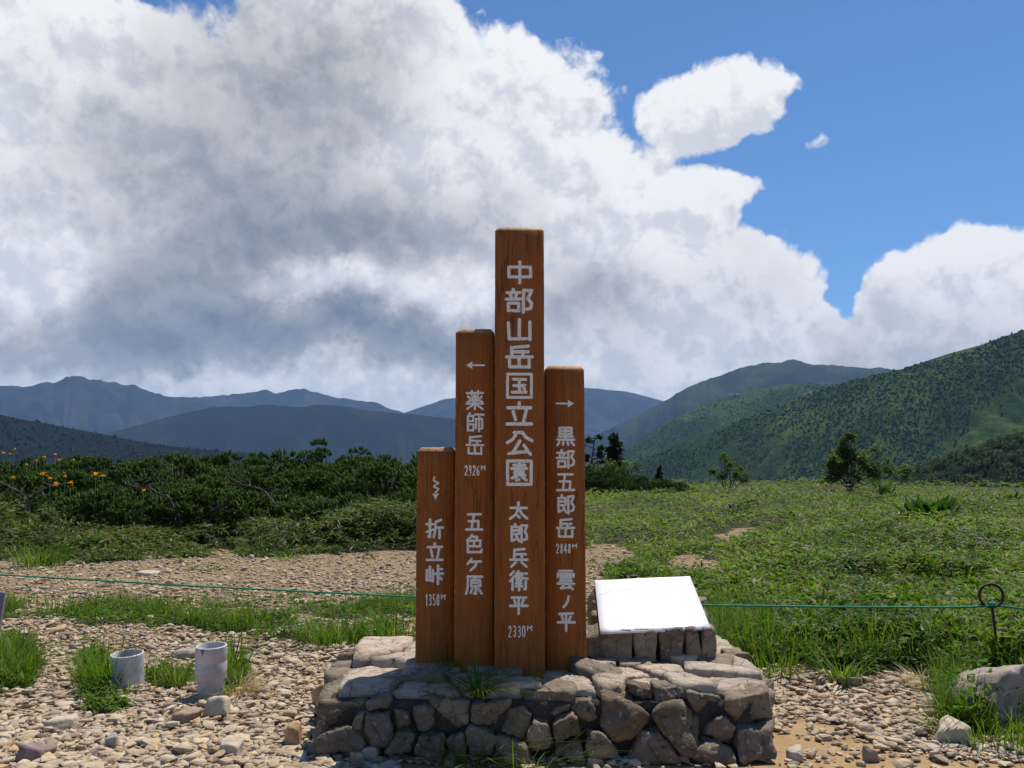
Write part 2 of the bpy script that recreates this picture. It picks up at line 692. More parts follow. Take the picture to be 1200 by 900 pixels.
M['forb'] = leaf_mat('forb_leaf', [(0, (.05, .11, .010)), (.5, (.085, .17, .014)), (.9, (.135, .22, .022)), (1, (.2, .17, .06))], .5, .45, None, .12)
M['grass'] = leaf_mat('grass_blade', [(0, (.06, .12, .010)), (.5, (.10, .185, .016)), (.85, (.16, .24, .03)), (.95, (.25, .23, .08)), (1, (.30, .24, .12))], .5, .45, None, .12)
M['dry'] = leaf_mat('dry_grass_blade', [(0, (.36, .25, .12)), (1, (.48, .36, .19))], .6, .3)
M['needle'] = leaf_mat('pine_needle', [(0, (.038, .074, .013)), (.6, (.068, .120, .018)), (1, (.115, .17, .028))], .55, .25, (1.2, (.75, .8, .85)), .1)
M['spruce'] = leaf_mat('spruce_needle', [(0, (.014, .028, .008)), (1, (.034, .055, .012))], .55, .15, None, .1)
M['tree_leaf'] = leaf_mat('tree_leaf', [(0, (.042, .078, .010)), (.6, (.080, .135, .017)), (1, (.13, .18, .028))], .5, .45, None, .12)
M['broad'] = leaf_mat('broad_leaf', [(0, (.03, .075, .010)), (1, (.06, .13, .016))], .6, .35, None, .1)
M['bark'] = plain('bark', (.075, .06, .048), .95, 0, 9, (.14, .12, .10), .01)
M['lily'] = leaf_mat('lily_petal', [(0, (.85, .26, .008)), (1, (.90, .42, .015))], .5, .4, None, .1)
M['yellow'] = leaf_mat('yellow_petal', [(0, (.70, .60, .04)), (1, (.60, .58, .08))], .5, .3)
M['stem'] = leaf_mat('flower_stem', [(0, (.06, .12, .02)), (1, (.08, .14, .03))], .5, .2)
M['pvc'] = plain('grey_pvc', (.60, .565, .58), .42, 0, 7, (.40, .37, .36))
M['chip'] = plain('dark_chip', (.16, .15, .16), .8)
M['rust'] = plain('rusty_iron', (.05, .027, .022), .62, .35, 40, (.085, .04, .028), .002)
M['rope'] = plain('green_rope', (.010, .22, .105), .6, 0, 60, (.016, .28, .14))
M['plate'] = plain('white_plate', (.84, .84, .84), .32, 0, 3, (.80, .80, .81))
M['engraving'] = plain('faded_engraving', (.56, .53, .54), .5)
M['grey_wood'] = plain('weathered_wood', (.26, .25, .26), .85, 0, 18, (.18, .17, .18), .004)


def post_material():
    m, nt, b, out = new_mat('brown_stained_wood')
    o = coords(nt, 'Object')
    mp = nt.nodes.new('ShaderNodeMapping')
    mp.inputs['Scale'].default_value = (1, 1, .045)
    nt.links.new(o.s, mp.inputs[0])
    info = nt.nodes.new('ShaderNodeObjectInfo')
    off = nt.nodes.new('ShaderNodeCombineXYZ')
    nt.links.new((X(nt, info.outputs['Random']) * 37.0).s, off.inputs[0])
    v = vmath(nt, 'ADD', X(nt, mp.outputs[0]), X(nt, off.outputs[0]))
    g1 = noise(nt, v, 34, 6, .6, dist=.3)
    g2 = noise(nt, v, 110, 4, .6)
    c = mixc(nt, g1.sstep(.32, .68), (.29, .080, .010), (.375, .112, .014))
    c = mixc(nt, g2.sstep(.45, .75) * .40, c, (.17, .056, .011))
    big = noise(nt, o, 2.2, 4, .6)
    c = mixc(nt, big.sstep(.4, .7) * .4, c, (.17, .062, .014))
    # drying cracks along the grain
    cr = noise(nt, v, 26, 2, .4).op('SUBTRACT', .5).op('ABSOLUTE')
    crm = cr.sstep(.0, .018, 1.0, 0.0) * noise(nt, o, 3.0, 3, .5).sstep(.42, .56)
    c = mixc(nt, crm * .6, c, (.055, .021, .008))
    # flaked stain: small pale spots, more of them on worn edges
    at = nt.nodes.new('ShaderNodeAttribute')
    at.attribute_name = 'wear'
    wear = X(nt, at.outputs['Fac'])
    fl = noise(nt, v, 95, 5, .7).sstep(.665, .70) * noise(nt, o, 4.5, 4, .6).sstep(.50, .72)
    c = mixc(nt, fl * .6, c, (.36, .30, .25))
    wf = noise(nt, o, 46, 5, .65)
    wm = (wf + wear * .34).sstep(.66, .74)
    c = mixc(nt, wm * wear.op('GREATER_THAN', .05), c, mixc(nt, noise(nt, o, 70, 3).sstep(.4, .6), (.50, .29, .12), (.34, .17, .06)))
    nt.links.new(c.s, b.inputs['Base Color'])
    b.inputs['Roughness'].default_value = .62
    b.inputs['Specular IOR Level'].default_value = .3
    bump(nt, b, g1 * .6 + g2 * .5 - crm * 1.5, .45, .006)
    return m


M['post'] = post_material()


def paint_material():
    m, nt, b, out = new_mat('worn_white_paint')
    p = coords(nt, 'Position')
    n = noise(nt, p, 80, 5, .7).sstep(.565, .66)
    n2 = noise(nt, p, 300, 3, .7).sstep(.62, .70) * .6
    c = mixc(nt, n2, (.90, .85, .75), (.58, .48, .38))
    c = mixc(nt, n * .85, c, (.24, .10, .035))
    nt.links.new(c.s, b.inputs['Base Color'])
    b.inputs['Roughness'].default_value = .7
    return m


M['paint'] = paint_material()


# ------------------------------------------------------------------ ground
BARE = [  # bare earth seen in the meadow: px, py, half-width, half-height
    (712, 652, 36, 18), (812, 669, 36, 17), (868, 633, 34, 12), (690, 684, 24, 20), (1075, 702, 60, 10), (745, 690, 26, 10),
    (770, 640, 30, 7), (940, 650, 26, 4)]


def px_of(x, y):
    yy = np.maximum(y, .5)
    return to_px(x, yy, np.zeros_like(yy))


def veg_amount(x, y):
    """0 = bare stones or earth, 1 = closed plant cover, for ground points"""
    x = np.asarray(x, float)
    y = np.asarray(y, float)
    px, py = px_of(x, y)
    n = (fbm(x * .9, y * .9, 3.0, 4) - .5)
    n2 = (fbm(x * 2.6, y * 2.6, 9.0, 3) - .5)
    # right-hand meadow
    edge = 791 + np.clip(px - 880, 0, 400) * .04 + n2 * 34
    right = sm(0, 10, edge - py) * sm(-10, 25, px - 690)
    right = np.where((px > 1105) & (py < 862 + n2 * 30), 1.0, right)
    for (bx, by, bw, bh) in BARE:
        e = ((px - bx) / bw) ** 2 + ((py - by) / bh) ** 2 + n2 * 1.6
        right = np.minimum(right, sm(.75, 1.25, e))
    # left thicket edge
    ledge = 652 + n * 46 + n2 * 12 - np.clip(px - 300, 0, 200) * .035
    left = sm(0, 5, ledge - py) * (px <= 700)
    # verge in front of the trail
    lo = np.interp(px, [-400, 0, 83, 100, 200, 290, 480, 560], [742, 729, 728, 742, 738, 752, 758, 760]) + n2 * 16
    hi = np.interp(px, [-400, 0, 90, 200, 300, 480], [704, 704, 706, 707, 705, 702]) + n2 * 16
    verge = sm(0, 6, lo - py) * sm(0, 6, py - hi) * (px < 640)
    verge = verge * sm(.34, .46, fbm(x * 1.1, y * 1.1, 5.0, 3) + .06)
    tufts = np.zeros_like(px)
    for (bx, by, bw, bh) in [(12, 780, 34, 32), (110, 795, 20, 36), (200, 795, 30, 11), (120, 830, 24, 8), (268, 800, 24, 22), (-60, 800, 60, 50)]:
        e = ((px - bx) / bw) ** 2 + ((py - by) / bh) ** 2 + n2 * 1.6
        tufts = np.maximum(tufts, 1 - sm(.6, 1.3, e))
    front = np.maximum(np.maximum(right, left), np.maximum(verge, tufts))
    return np.where(y < 1.0, 0.0, np.where((y > 40) | (np.abs(px - 600) > 900), 1.0, front))


def brow(x, y):
    """distance at which the plateau drops away"""
    a = np.arctan2(x, y)
    return np.interp(a, [-3.2, -1.4, -.7, -.12, .02, .1, .4, .62, .9, 1.6, 3.2], [60, 60, 46, 46, 60, 92, 100, 92, 80, 60, 60])


def gz(x, y):
    x = np.asarray(x, float)
    y = np.asarray(y, float)
    r = np.hypot(x, y)
    z = (fbm(x * .35, y * .35, 1.0, 3) - .5) * .10 * sm(5, 10, r)
    z = z + (fbm(x * .09, y * .09, 2.0, 3) - .5) * .9 * sm(12, 30, r)
    z = z + 1.1 * np.exp(-(((x - 21) / 5.0) ** 2 + ((y - 52) / 7.0) ** 2))
    z = z - .35 * sm(25, 60, r) * (x > 0)
    b = brow(x, y)
    drop = np.clip(r - b, 0, None)
    z = z - np.where(drop < 40, drop * drop / 160.0, 10 + (drop - 40) * .5)
    return np.maximum(z, -320 + 40 * (fbm(x / 900.0, y / 900.0, 4.0, 3) - .5))


def build_ground():
    r = [0.0]
    q = .4
    while q < 10400:
        r.append(q)
        q *= 1.028 if q < 120 else 1.09
    r = np.array(r[1:])
    ang = np.unique(np.round(np.concatenate([np.arange(-180, -45, 5.0), np.arange(-45, 45, .6), np.arange(45, 180, 5.0)]), 4)) * np.pi / 180
    rr, aa = np.meshgrid(r, ang, indexing='ij')
    x, y = rr * np.sin(aa), rr * np.cos(aa)
    z = gz(x, y)
    V = np.concatenate([[[0, 0, 0]], np.stack([x, y, z], -1).reshape(-1, 3)])
    nA, nR = len(ang), len(r)
    i, j = np.meshgrid(np.arange(nR - 1), np.arange(nA), indexing='ij')
    j2 = (j + 1) % nA
    q = (1 + np.stack([i * nA + j, i * nA + j2, (i + 1) * nA + j2, (i + 1) * nA + j], -1).reshape(-1, 4))[:, ::-1]
    jj = np.arange(nA)
    t = np.stack([np.zeros(nA, int), 1 + (jj + 1) % nA, 1 + jj], -1)[:, ::-1]
    m, nt, b, out = new_mat('ground_soil')
    p = coords(nt, 'Position')
    at = nt.nodes.new('ShaderNodeAttribute')
    at.attribute_name = 'veg'
    veg = X(nt, at.outputs['Fac'])
    at2 = nt.nodes.new('ShaderNodeAttribute')
    at2.attribute_name = 'sand'
    sand = X(nt, at2.outputs['Fac'])
    vor = nt.nodes.new('ShaderNodeTexVoronoi')
    vor.inputs['Scale'].default_value = 26
    nt.links.new(vmath(nt, 'ADD', p, vscale(nt, noise(nt, p, 9, 3, .5, 'Color'), .06)).s, vor.inputs['Vector'])
    peb = ramp(nt, X(nt, vor.outputs['Color']).op('MULTIPLY', 1.0), [(0, (.11, .072, .036)), (.4, (.24, .17, .095)), (.75, (.35, .26, .15)), (1, (.15, .10, .06))])
    n1 = noise(nt, p, 2.0, 6, .6)
    earth = mixc(nt, n1.sstep(.35, .65), (.20, .14, .072), (.135, .093, .048))
    gr = mixc(nt, .72, earth, peb)
    sandc = mixc(nt, noise(nt, p, 7, 7, .65).sstep(.35, .7), (.37, .245, .12), (.30, .195, .095))
    c = mixc(nt, (sand + (noise(nt, p, 3.5, 5, .6) - .5) * .8).sstep(.35, .6), gr, sandc)
    soil = mixc(nt, noise(nt, p, 3.0, 6, .6).sstep(.4, .65), (.035, .042, .014), (.070, .058, .028))
    c = mixc(nt, (veg + (noise(nt, p, 5.0, 5, .6) - .5) * .7).sstep(.35, .65), c, soil)
    nt.links.new(c.s, b.inputs['Base Color'])
    b.inputs['Roughness'].default_value = .95
    b.inputs['Specular IOR Level'].default_value = .15
    hb = X(nt, vor.outputs['Distance']) * -.8 + noise(nt, p, 40, 6, .7) * .5
    bump(nt, b, hb, .6, .02)
    o = mesh('ground', V, [q, t], m, None, True)
    o["kind"] = "structure"
    o["label"] = "stony pass ground with gravel, sandy path and meadow"
    va = veg_amount(V[:, 0], V[:, 1])
    a = o.data.attributes.new('veg', 'FLOAT', 'POINT')
    a.data.foreach_set('value', va.astype(np.float32))
    px, py = px_of(V[:, 0], V[:, 1])
    n2 = fbm(V[:, 0] * 1.6, V[:, 1] * 1.6, 6.0, 3) - .5
    sd = sm(0, 30, py - (846 + np.clip(1040 - px, 0, 100) * .0 + np.clip(px - 900, 0, 400) * .16) + n2 * 70) * (px > 860)
    sd = np.maximum(sd, sm(0, 12, py - 884 + n2 * 30) * (px > 470))
    sd = sd * (V[:, 1] > .6)
    sd = np.where(V[:, 1] <= 4.3, .5 + n2 * .8, sd)
    a = o.data.attributes.new('sand', 'FLOAT', 'POINT')
    a.data.foreach_set('value', sd.astype(np.float32))
    return o


build_ground()


def sand_amount(x, y):
    px, py = px_of(x, y)
    n2 = fbm(x * 1.6, y * 1.6, 6.0, 3) - .5
    sd = sm(0, 22, py - (846 + np.clip(px - 900, 0, 400) * .16) + n2 * 70) * (px > 860)
    sd = np.maximum(sd, sm(0, 12, py - 884 + n2 * 30) * (px > 470))
    return sd


# ------------------------------------------------------------------ mountains
def hill_material(name, wood, grass, rockc=None, thr=(.42, .58), rock_thr=.66, scale=1.0, bumpd=6.0):
    m, nt, b, out = new_mat(name)
    p = coords(nt, 'Position')
    big = noise(nt, p, .0028 * scale, 8, .62, dist=.5)
    c = mixc(nt, big.sstep(*thr), wood, grass)
    fine = noise(nt, p, .05 * scale, 5, .7)
    c = mixc(nt, fine.sstep(.40, .62), c, mixc(nt, 1.0, c, (.50, .55, .55), 'MULTIPLY'))
    if rockc:
        rk = noise(nt, vmath(nt, 'ADD', p, (310, 40, 0)), .0042 * scale, 7, .66, dist=.8).sstep(rock_thr, rock_thr + .05)
        c = mixc(nt, rk, c, rockc)
    nt.links.new(c.s, b.inputs['Base Color'])
    b.inputs['Roughness'].default_value = 1.0
    b.inputs['Specular IOR Level'].default_value = .05
    bump(nt, b, noise(nt, p, .06 * scale, 6, .7) + big * 2.0, .8, bumpd)
    return m


HILLS = {}


def hill(name, label, prof, dist, slope, depth, gully, lam, mat, nS=260, nT=110, rough=.8, back=.45, seed=0.0, curve=.25, ext=((), ())):
    prof = np.array(prof, float)
    px = np.linspace(prof[0, 0], prof[-1, 0], nS)
    d0 = np.interp(px, np.linspace(prof[0, 0], prof[-1, 0], len(dist)), dist)
    if ext[0]:
        px = np.concatenate([np.linspace(ext[0][0][0], px[0], 36, endpoint=False), px])
        d0 = np.concatenate([np.full(36, d0[0]), d0])
        prof = np.concatenate([np.array(ext[0], float), prof])
    if ext[1]:
        px = np.concatenate([px, np.linspace(px[-1], ext[1][-1][0], 37)[1:]])
        d0 = np.concatenate([d0, np.full(36, d0[-1])])
        prof = np.concatenate([prof, np.array(ext[1], float)])
    nS = len(px)
    # smooth-ish interpolation of the skyline plus small crags
    py = np.interp(px, prof[:, 0], prof[:, 1])
    k = np.ones(3) / 3
    py = np.convolve(np.pad(py, 1, mode='edge'), k, 'valid')
    py = py - (fbm(px / 26.0, seed, seed, 5, .6) - .5) * 4.5 * rough
    d = d0
    rid = np.array([P(a, b_, c_) for a, b_, c_ in zip(px, py, d)])
    t = np.concatenate([-depth * back * np.linspace(1, 0.03, 18), depth * np.linspace(0, 1, nT) ** 1.25])
    rad = rid[:, :2] / np.linalg.norm(rid[:, :2], axis=1)[:, None]
    pos = rid[:, None, :2] - rad[:, None, :] * t[None, :, None]
    tt = np.abs(t)[None, :]
    z = rid[:, 2][:, None] - slope * tt * (1 - curve * tt / depth)
    s_len = np.concatenate([[0], np.cumsum(np.linalg.norm(np.diff(rid[:, :2], axis=0), axis=1))])[:, None]
    a = s_len / lam + .35 * (fbm(s_len / lam * .7, tt / lam * .8, seed + 2, 3) - .5) * 3
    b_ = tt / (lam * 3.0)
    g = 1 - np.abs(2 * fbm(a, b_, seed, 5, .55) - 1) * 1.6
    g2 = fbm(pos[:, :, 0] / (lam * .35), pos[:, :, 1] / (lam * .35), seed + 5, 4)
    w = sm(0, depth * .35, tt)
    z = z - gully * w * (np.clip(g, 0, 1) * .9 + g2 * .35)
    V = np.stack([pos[:, :, 0], pos[:, :, 1], z], -1)
    n2 = len(t)
    i, j = np.meshgrid(np.arange(nS - 1), np.arange(n2 - 1), indexing='ij')
    q = np.stack([i * n2 + j, (i + 1) * n2 + j, (i + 1) * n2 + j + 1, i * n2 + j + 1], -1).reshape(-1, 4)[:, ::-1]
    o = mesh(name, V.reshape(-1, 3), q, mat, None, True)
    o["kind"] = "structure"
    o["label"] = label
    HILLS[label] = (V, 18)
    return V


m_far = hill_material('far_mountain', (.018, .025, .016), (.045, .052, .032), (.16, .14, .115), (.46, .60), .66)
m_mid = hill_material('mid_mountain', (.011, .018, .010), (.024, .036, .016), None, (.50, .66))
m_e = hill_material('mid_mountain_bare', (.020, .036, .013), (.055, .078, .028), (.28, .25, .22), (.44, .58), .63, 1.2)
m_dark = hill_material('dark_wooded_hill', (.008, .014, .008), (.013, .022, .010), None, (.5, .7), .7, 2.0, 3)
m_green = hill_material('green_hill', (.030, .060, .009), (.068, .112, .016), None, (.46, .60), .7, 1.7, 4)
m_near = hill_material('near_wooded_hill', (.012, .026, .007), (.030, .055, .013), None, (.45, .6), .7, 5.0, 2)

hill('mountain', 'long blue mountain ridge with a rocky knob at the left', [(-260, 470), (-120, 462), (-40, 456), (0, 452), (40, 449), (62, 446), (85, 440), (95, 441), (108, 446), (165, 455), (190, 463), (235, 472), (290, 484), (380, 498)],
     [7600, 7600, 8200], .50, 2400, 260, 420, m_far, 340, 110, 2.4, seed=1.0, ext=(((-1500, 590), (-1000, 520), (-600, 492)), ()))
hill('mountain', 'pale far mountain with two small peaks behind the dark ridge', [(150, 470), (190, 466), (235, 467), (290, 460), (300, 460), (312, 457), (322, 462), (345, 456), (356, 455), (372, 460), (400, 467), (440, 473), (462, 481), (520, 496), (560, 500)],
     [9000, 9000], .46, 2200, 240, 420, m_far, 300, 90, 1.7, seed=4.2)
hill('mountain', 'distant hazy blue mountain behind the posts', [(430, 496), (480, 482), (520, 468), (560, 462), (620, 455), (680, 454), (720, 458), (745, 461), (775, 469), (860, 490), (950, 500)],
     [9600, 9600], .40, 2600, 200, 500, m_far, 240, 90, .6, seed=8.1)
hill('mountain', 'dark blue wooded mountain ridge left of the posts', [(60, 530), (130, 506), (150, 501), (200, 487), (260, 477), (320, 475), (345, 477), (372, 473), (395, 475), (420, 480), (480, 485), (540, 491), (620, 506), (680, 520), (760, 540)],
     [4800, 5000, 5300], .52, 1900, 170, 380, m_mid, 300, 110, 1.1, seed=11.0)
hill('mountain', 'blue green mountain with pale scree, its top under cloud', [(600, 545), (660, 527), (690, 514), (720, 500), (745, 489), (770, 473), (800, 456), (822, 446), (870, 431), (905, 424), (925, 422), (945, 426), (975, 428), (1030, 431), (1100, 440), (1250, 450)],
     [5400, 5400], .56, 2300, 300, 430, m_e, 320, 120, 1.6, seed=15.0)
hill('hill', 'low dark wooded hill at the left edge', [(-300, 470), (-120, 472), (0, 486), (60, 497), (120, 509), (180, 521), (235, 526), (300, 532), (380, 543), (520, 566), (680, 596)],
     [1500, 2100], .45, 900, 50, 220, m_dark, 260, 90, .5, seed=19.0, ext=(((-1300, 640), (-900, 575), (-600, 510)), ()))
hill('hill', 'middle green ridge between mountain and nearest slope', [(640, 560), (700, 540), (740, 520), (780, 496), (832, 470), (880, 458), (930, 449), (985, 451), (1060, 460), (1200, 470)],
     [2900, 2900], .50, 1400, 130, 260, m_green, 300, 120, .6, seed=23.0)
hill('hill', 'big green slope rising to the right edge', [(660, 575), (700, 560), (740, 543), (770, 531), (800, 519), (850, 500), (900, 480), (950, 461), (1000, 445), (1060, 432), (1110, 415), (1150, 404), (1200, 387), (1300, 362), (1420, 340)],
     [1900, 1500, 1350], .44, 950, 90, 210, m_green, 380, 150, .5, seed=28.5, ext=((), ((1600, 345), (1900, 430), (2300, 590))))
hill('hill', 'near dark wooded spur at the right', [(985, 585), (1040, 562), (1075, 547), (1120, 531), (1160, 516), (1200, 506), (1280, 488), (1400, 470)],
     [430, 380], .40, 170, 10, 45, m_near, 160, 60, .3, seed=33.0, ext=((), ((1600, 475), (1900, 540), (2200, 610))))


# forests on the slopes: each kind of far wood is one mass
def scatter_on(label, n, r, mask_scale, thr):
    V, off = HILLS[label]
    S_, T_ = V.shape[0], V.shape[1]
    fs = r.uniform(0, S_ - 1.001, n)
    ft = off + (T_ - off - 1.01) * r.uniform(0, 1, n) ** .8
    i, j = fs.astype(int), ft.astype(int)
    a, b = (fs - i)[:, None], (ft - j)[:, None]
    p = V[i, j] * (1 - a) * (1 - b) + V[i + 1, j] * a * (1 - b) + V[i, j + 1] * (1 - a) * b + V[i + 1, j + 1] * a * b
    mk = fbm(p[:, 0] / mask_scale, p[:, 1] / mask_scale, 3.3, 4, .6)
    return p[mk + r.normal(0, .03, n) > thr]


def far_trees(name, label, pts, r, h, conifer, mat):
    n = len(pts)
    hh = np.exp(r.normal(-.1, .38, n)).clip(.35, 1.8) * h
    con = r.uniform(0, 1, n) < conifer
    mb = MB()
    k = 6
    a = np.arange(k) * 2 * np.pi / k
    for sel, ks in ((con, True), (~con, False)):
        p, hs = pts[sel], hh[sel]
        m_ = len(p)
        if not m_:
            continue
        rot = r.uniform(0, 6.28, m_)[:, None] + a
        if ks:
            rings = [(.24, .05), (.15, .45), (.17, .40), (.0, 1.0)]
        else:
            rings = [(.22, .0), (.50, .35), (.44, .70), (.0, .95)]
            hs = hs * .75
        V = []
        for (rr_, zz) in rings:
            jit = r.uniform(.7, 1.3, (m_, k))
            V.append(np.stack([p[:, 0][:, None] + np.cos(rot) * hs[:, None] * rr_ * jit, p[:, 1][:, None] + np.sin(rot) * hs[:, None] * rr_ * jit,
                               p[:, 2][:, None] - .5 + hs[:, None] * zz * (1 + .12 * (jit - 1)) + 0 * rot], -1))
        V = np.stack(V, 1).reshape(-1, 3)
        base = np.arange(m_)[:, None] * (4 * k)
        fs = []
        for q in range(3):
            for j in range(k):
                j2 = (j + 1) % k
                fs.append(base + np.array([[q * k + j, q * k + j2, (q + 1) * k + j2, (q + 1) * k + j]]))
        mb.add(V, np.concatenate(fs))
    o = mb.build(name, mat, None, False)
    o["kind"] = "stuff"
    o["label"] = label
    return o


M['far_wood'] = leaf_mat('far_wood_crown', [(0, (.036, .070, .011)), (.55, (.060, .104, .015)), (1, (.085, .130, .020))], .9, .5)
M['dark_wood'] = leaf_mat('dark_wood_crown', [(0, (.007, .013, .007)), (1, (.014, .024, .010))], .9, .0)
far_trees('forest', 'mixed forest on the big green slope', scatter_on('big green slope rising to the right edge', 70000, rng, 150.0, .46), rng, 3.5, .25, M['far_wood'])
far_trees('forest', 'scattered forest on the middle ridge', scatter_on('middle green ridge between mountain and nearest slope', 45000, rng, 230.0, .46), rng, 4.0, .3, M['far_wood'])
far_trees('forest', 'dark conifer forest on the low left hill', scatter_on('low dark wooded hill at the left edge', 20000, rng, 160.0, .30), rng, 6.0, .6, M['dark_wood'])


def near_wood():
    pts = scatter_on('near dark wooded spur at the right', 1500, rng, 60.0, .30)
    px, py = to_px(pts[:, 0], pts[:, 1], pts[:, 2])
    pts = pts[(px > 1000) & (px < 1330)]
    Vs, ys, ps, rs, Ls = [], [], [], [], []
    for p in pts:
        h = rng.uniform(2.6, 5.5)
        con = rng.uniform() < .3
        k = 110
        u = rng.normal(0, 1, (k, 3))
        u /= np.linalg.norm(u, axis=1)[:, None]
        if con:
            zt = rng.uniform(0, 1, k) ** 1.3
            an = rng.uniform(0, 6.28, k)
            rr_ = (1 - zt) * .24 * h * rng.uniform(.6, 1.05, k)
            q = np.stack([np.cos(an) * rr_, np.sin(an) * rr_, zt * h * 1.15], -1)
        else:
            rr_ = rng.uniform(.62, 1.0, k)
            lob = 1 + .35 * np.sin(u[:, 0] * 5 + h) * np.sin(u[:, 2] * 6 + h * 2)
            q = u * rr_[:, None] * lob[:, None] * np.array([.45 * h, .45 * h, .42 * h]) + np.array([0, 0, .5 * h])
        Vs.append(q + p)
    q = np.concatenate(Vs)
    n = len(q)
    V, Fc = leaf_batch(q, rng.uniform(0, 6.28, n), rng.uniform(-.8, .8, n), rng.uniform(-1, 1, n), rng.uniform(.45, .95, n), rng.uniform(.3, .6, n))
    o = mesh('forest', V, Fc, leaf_mat('near_wood_leaf', [(0, (.018, .042, .008)), (.6, (.040, .080, .013)), (1, (.075, .12, .02))], .7, .25), None, False)
    o["kind"] = "stuff"
    o["label"] = "dense green wood on the near right spur"


near_wood()

# ------------------------------------------------------------------ air
HB = (-11600, 11600, -11600, 11600, -345, 1060)
bm = bmesh.new()
bmesh.ops.create_cube(bm, size=1.0)
for v in bm.verts:
    v.co = Vector((HB[1] if v.co.x > 0 else HB[0], HB[3] if v.co.y > 0 else HB[2], HB[5] if v.co.z > 0 else HB[4]))
me = bpy.data.meshes.new('haze')
bm.to_mesh(me)
bm.free()
hm = bpy.data.materials.new('haze_air')
hm.use_nodes = True
nt = hm.node_tree
nt.nodes.clear()
ho = nt.nodes.new('ShaderNodeOutputMaterial')
pv = nt.nodes.new('ShaderNodeVolumePrincipled')
pv.inputs['Color'].default_value = (.36, .575, 1.0, 1)
pv.inputs['Density'].default_value = 5.5e-5
pv.inputs['Anisotropy'].default_value = 0.0
nt.links.new(pv.outputs[0], ho.inputs['Volume'])
haze = link('haze', me, hm)
haze["kind"] = "stuff"
haze["label"] = "thin blue mountain haze in the air"
haze.display_type = 'WIRE'

# ------------------------------------------------------------------ stone plinth
FD = 4.86           # depth of the plinth's front face (middle of its height)
TOPZ = .36
plinth = thing('stone_plinth', 'low rubble stone plinth carrying the posts and white plate', 'plinth', (.25, 5.6, 0))
PO = np.array([.25, 5.6, 0])


def face_y(z):
    return 4.79 + .42 * z


FRONT = [(403, 829, 54, 44), (403, 868, 54, 30), (442, 852, 40, 34), (419, 848, 14, 20), (487, 807, 66, 34), (442, 824, 30, 20), (471, 846, 18, 22),
         (499, 842, 28, 28), (473, 870, 36, 26), (530, 834, 38, 50), (503, 876, 40, 24), (512, 822, 20, 14), (572, 832, 44, 42), (592, 806, 32, 26),
         (645, 815, 70, 42), (708, 803, 64, 32), (753, 790, 28, 28), (755, 812, 32, 14), (784, 812, 40, 32), (731, 844, 68, 44), (685, 834, 24, 24),
         (796, 848, 56, 58), (825, 820, 48, 46), (842, 790, 38, 28), (876, 820, 60, 60), (885, 870, 42, 36), (843, 855, 42, 30), (769, 877, 80, 30),
         (664, 853, 38, 28), (705, 875, 40, 26), (634, 862, 32, 30), (838, 882, 44, 22), (604, 850, 36, 36), (560, 866, 40, 28), (598, 878, 40, 22),
         (535, 876, 30, 24), (668, 880, 34, 20), (572, 802, 22, 20), (865, 778, 26, 26)]
cen = []
for (a, b_, w, h) in FRONT:
    q = P(a, b_, FD)
    q = P(a, b_, face_y(max(q[2], 0.0)))
    back = 0.0
    if b_ < 808:
        q2 = G(a, b_, .315)
        back = max(q2[1] - face_y(.315), 0)
        q = q2
    cen.append((q[0], q[2], w / F * FD, h / F * FD, back))
cen = np.array(cen)
pr = np.random.default_rng(21)
for i, (cx, cz, w, h, back) in enumerate(cen):
    N, D = [], []
    for j, (ox, oz, w2, h2, back2) in enumerate(cen):
        if i == j or abs(back - back2) > .12:
            continue
        v = np.array([ox - cx, oz - cz])
        L = np.linalg.norm(v)
        if L > .6:
            continue
        r1, r2 = math.sqrt(w * h) / 2, math.sqrt(w2 * h2) / 2
        N.append((v[0] / L, 0, v[1] / L))
        D.append(max(.5 * (L + (r1 * r1 - r2 * r2) / L) - .005, .02))
    a0 = pr.normal(0, .10)
    for (nx, nz, dd) in ((1, 0, w * .56), (-1, 0, w * .56), (0, 1, h * .56), (0, -1, h * .56)):
        c_, s_ = math.cos(a0 + pr.normal(0, .14)), math.sin(a0 + pr.normal(0, .14))
        N.append((nx * c_ - nz * s_, pr.normal(0, .12), nx * s_ + nz * c_))
        D.append(min(dd, max((.322 if back < .03 else .385) + pr.uniform(-.015, .012) - cz, .03)) if nz == 1 else dd)
    N.append((pr.normal(0, .16), -1, pr.normal(0, .16) + .15))
    bulge = pr.uniform(.045, .085)
    D.append(bulge)
    N.append((pr.normal(0, .5), -1, pr.normal(0, .5)))
    D.append(bulge * 1.15)
    N.append((0, 1, 0))
    D.append(.17)
    V, Fc = star(N, D, 4, 34, .040, 9.0, i * 5.3)
    yc = face_y(cz) + .055 + back
    V = V + np.array([cx, yc, cz]) - PO
    if cz - h * .5 < .03:
        V[:, 2] = np.where(V[:, 2] < .0, V[:, 2] * .5, V[:, 2])
    mesh('stone', V, Fc, M['stone'], plinth, True)

TOP = np.array([(-1.00, 5.0), (1.42, 5.0), (1.59, 5.5), (1.56, 6.75), (-1.14, 6.45)])


def clip_poly_planes(c, poly):
    N, D = [], []
    for k in range(len(poly)):
        p, q = poly[k], poly[(k + 1) % len(poly)]
        e = q - p
        n = np.array([e[1], -e[0]]) / np.linalg.norm(e)
        N.append((n[0], n[1], 0))
        D.append(max(np.dot(n, p - c), .02))
    return N, D


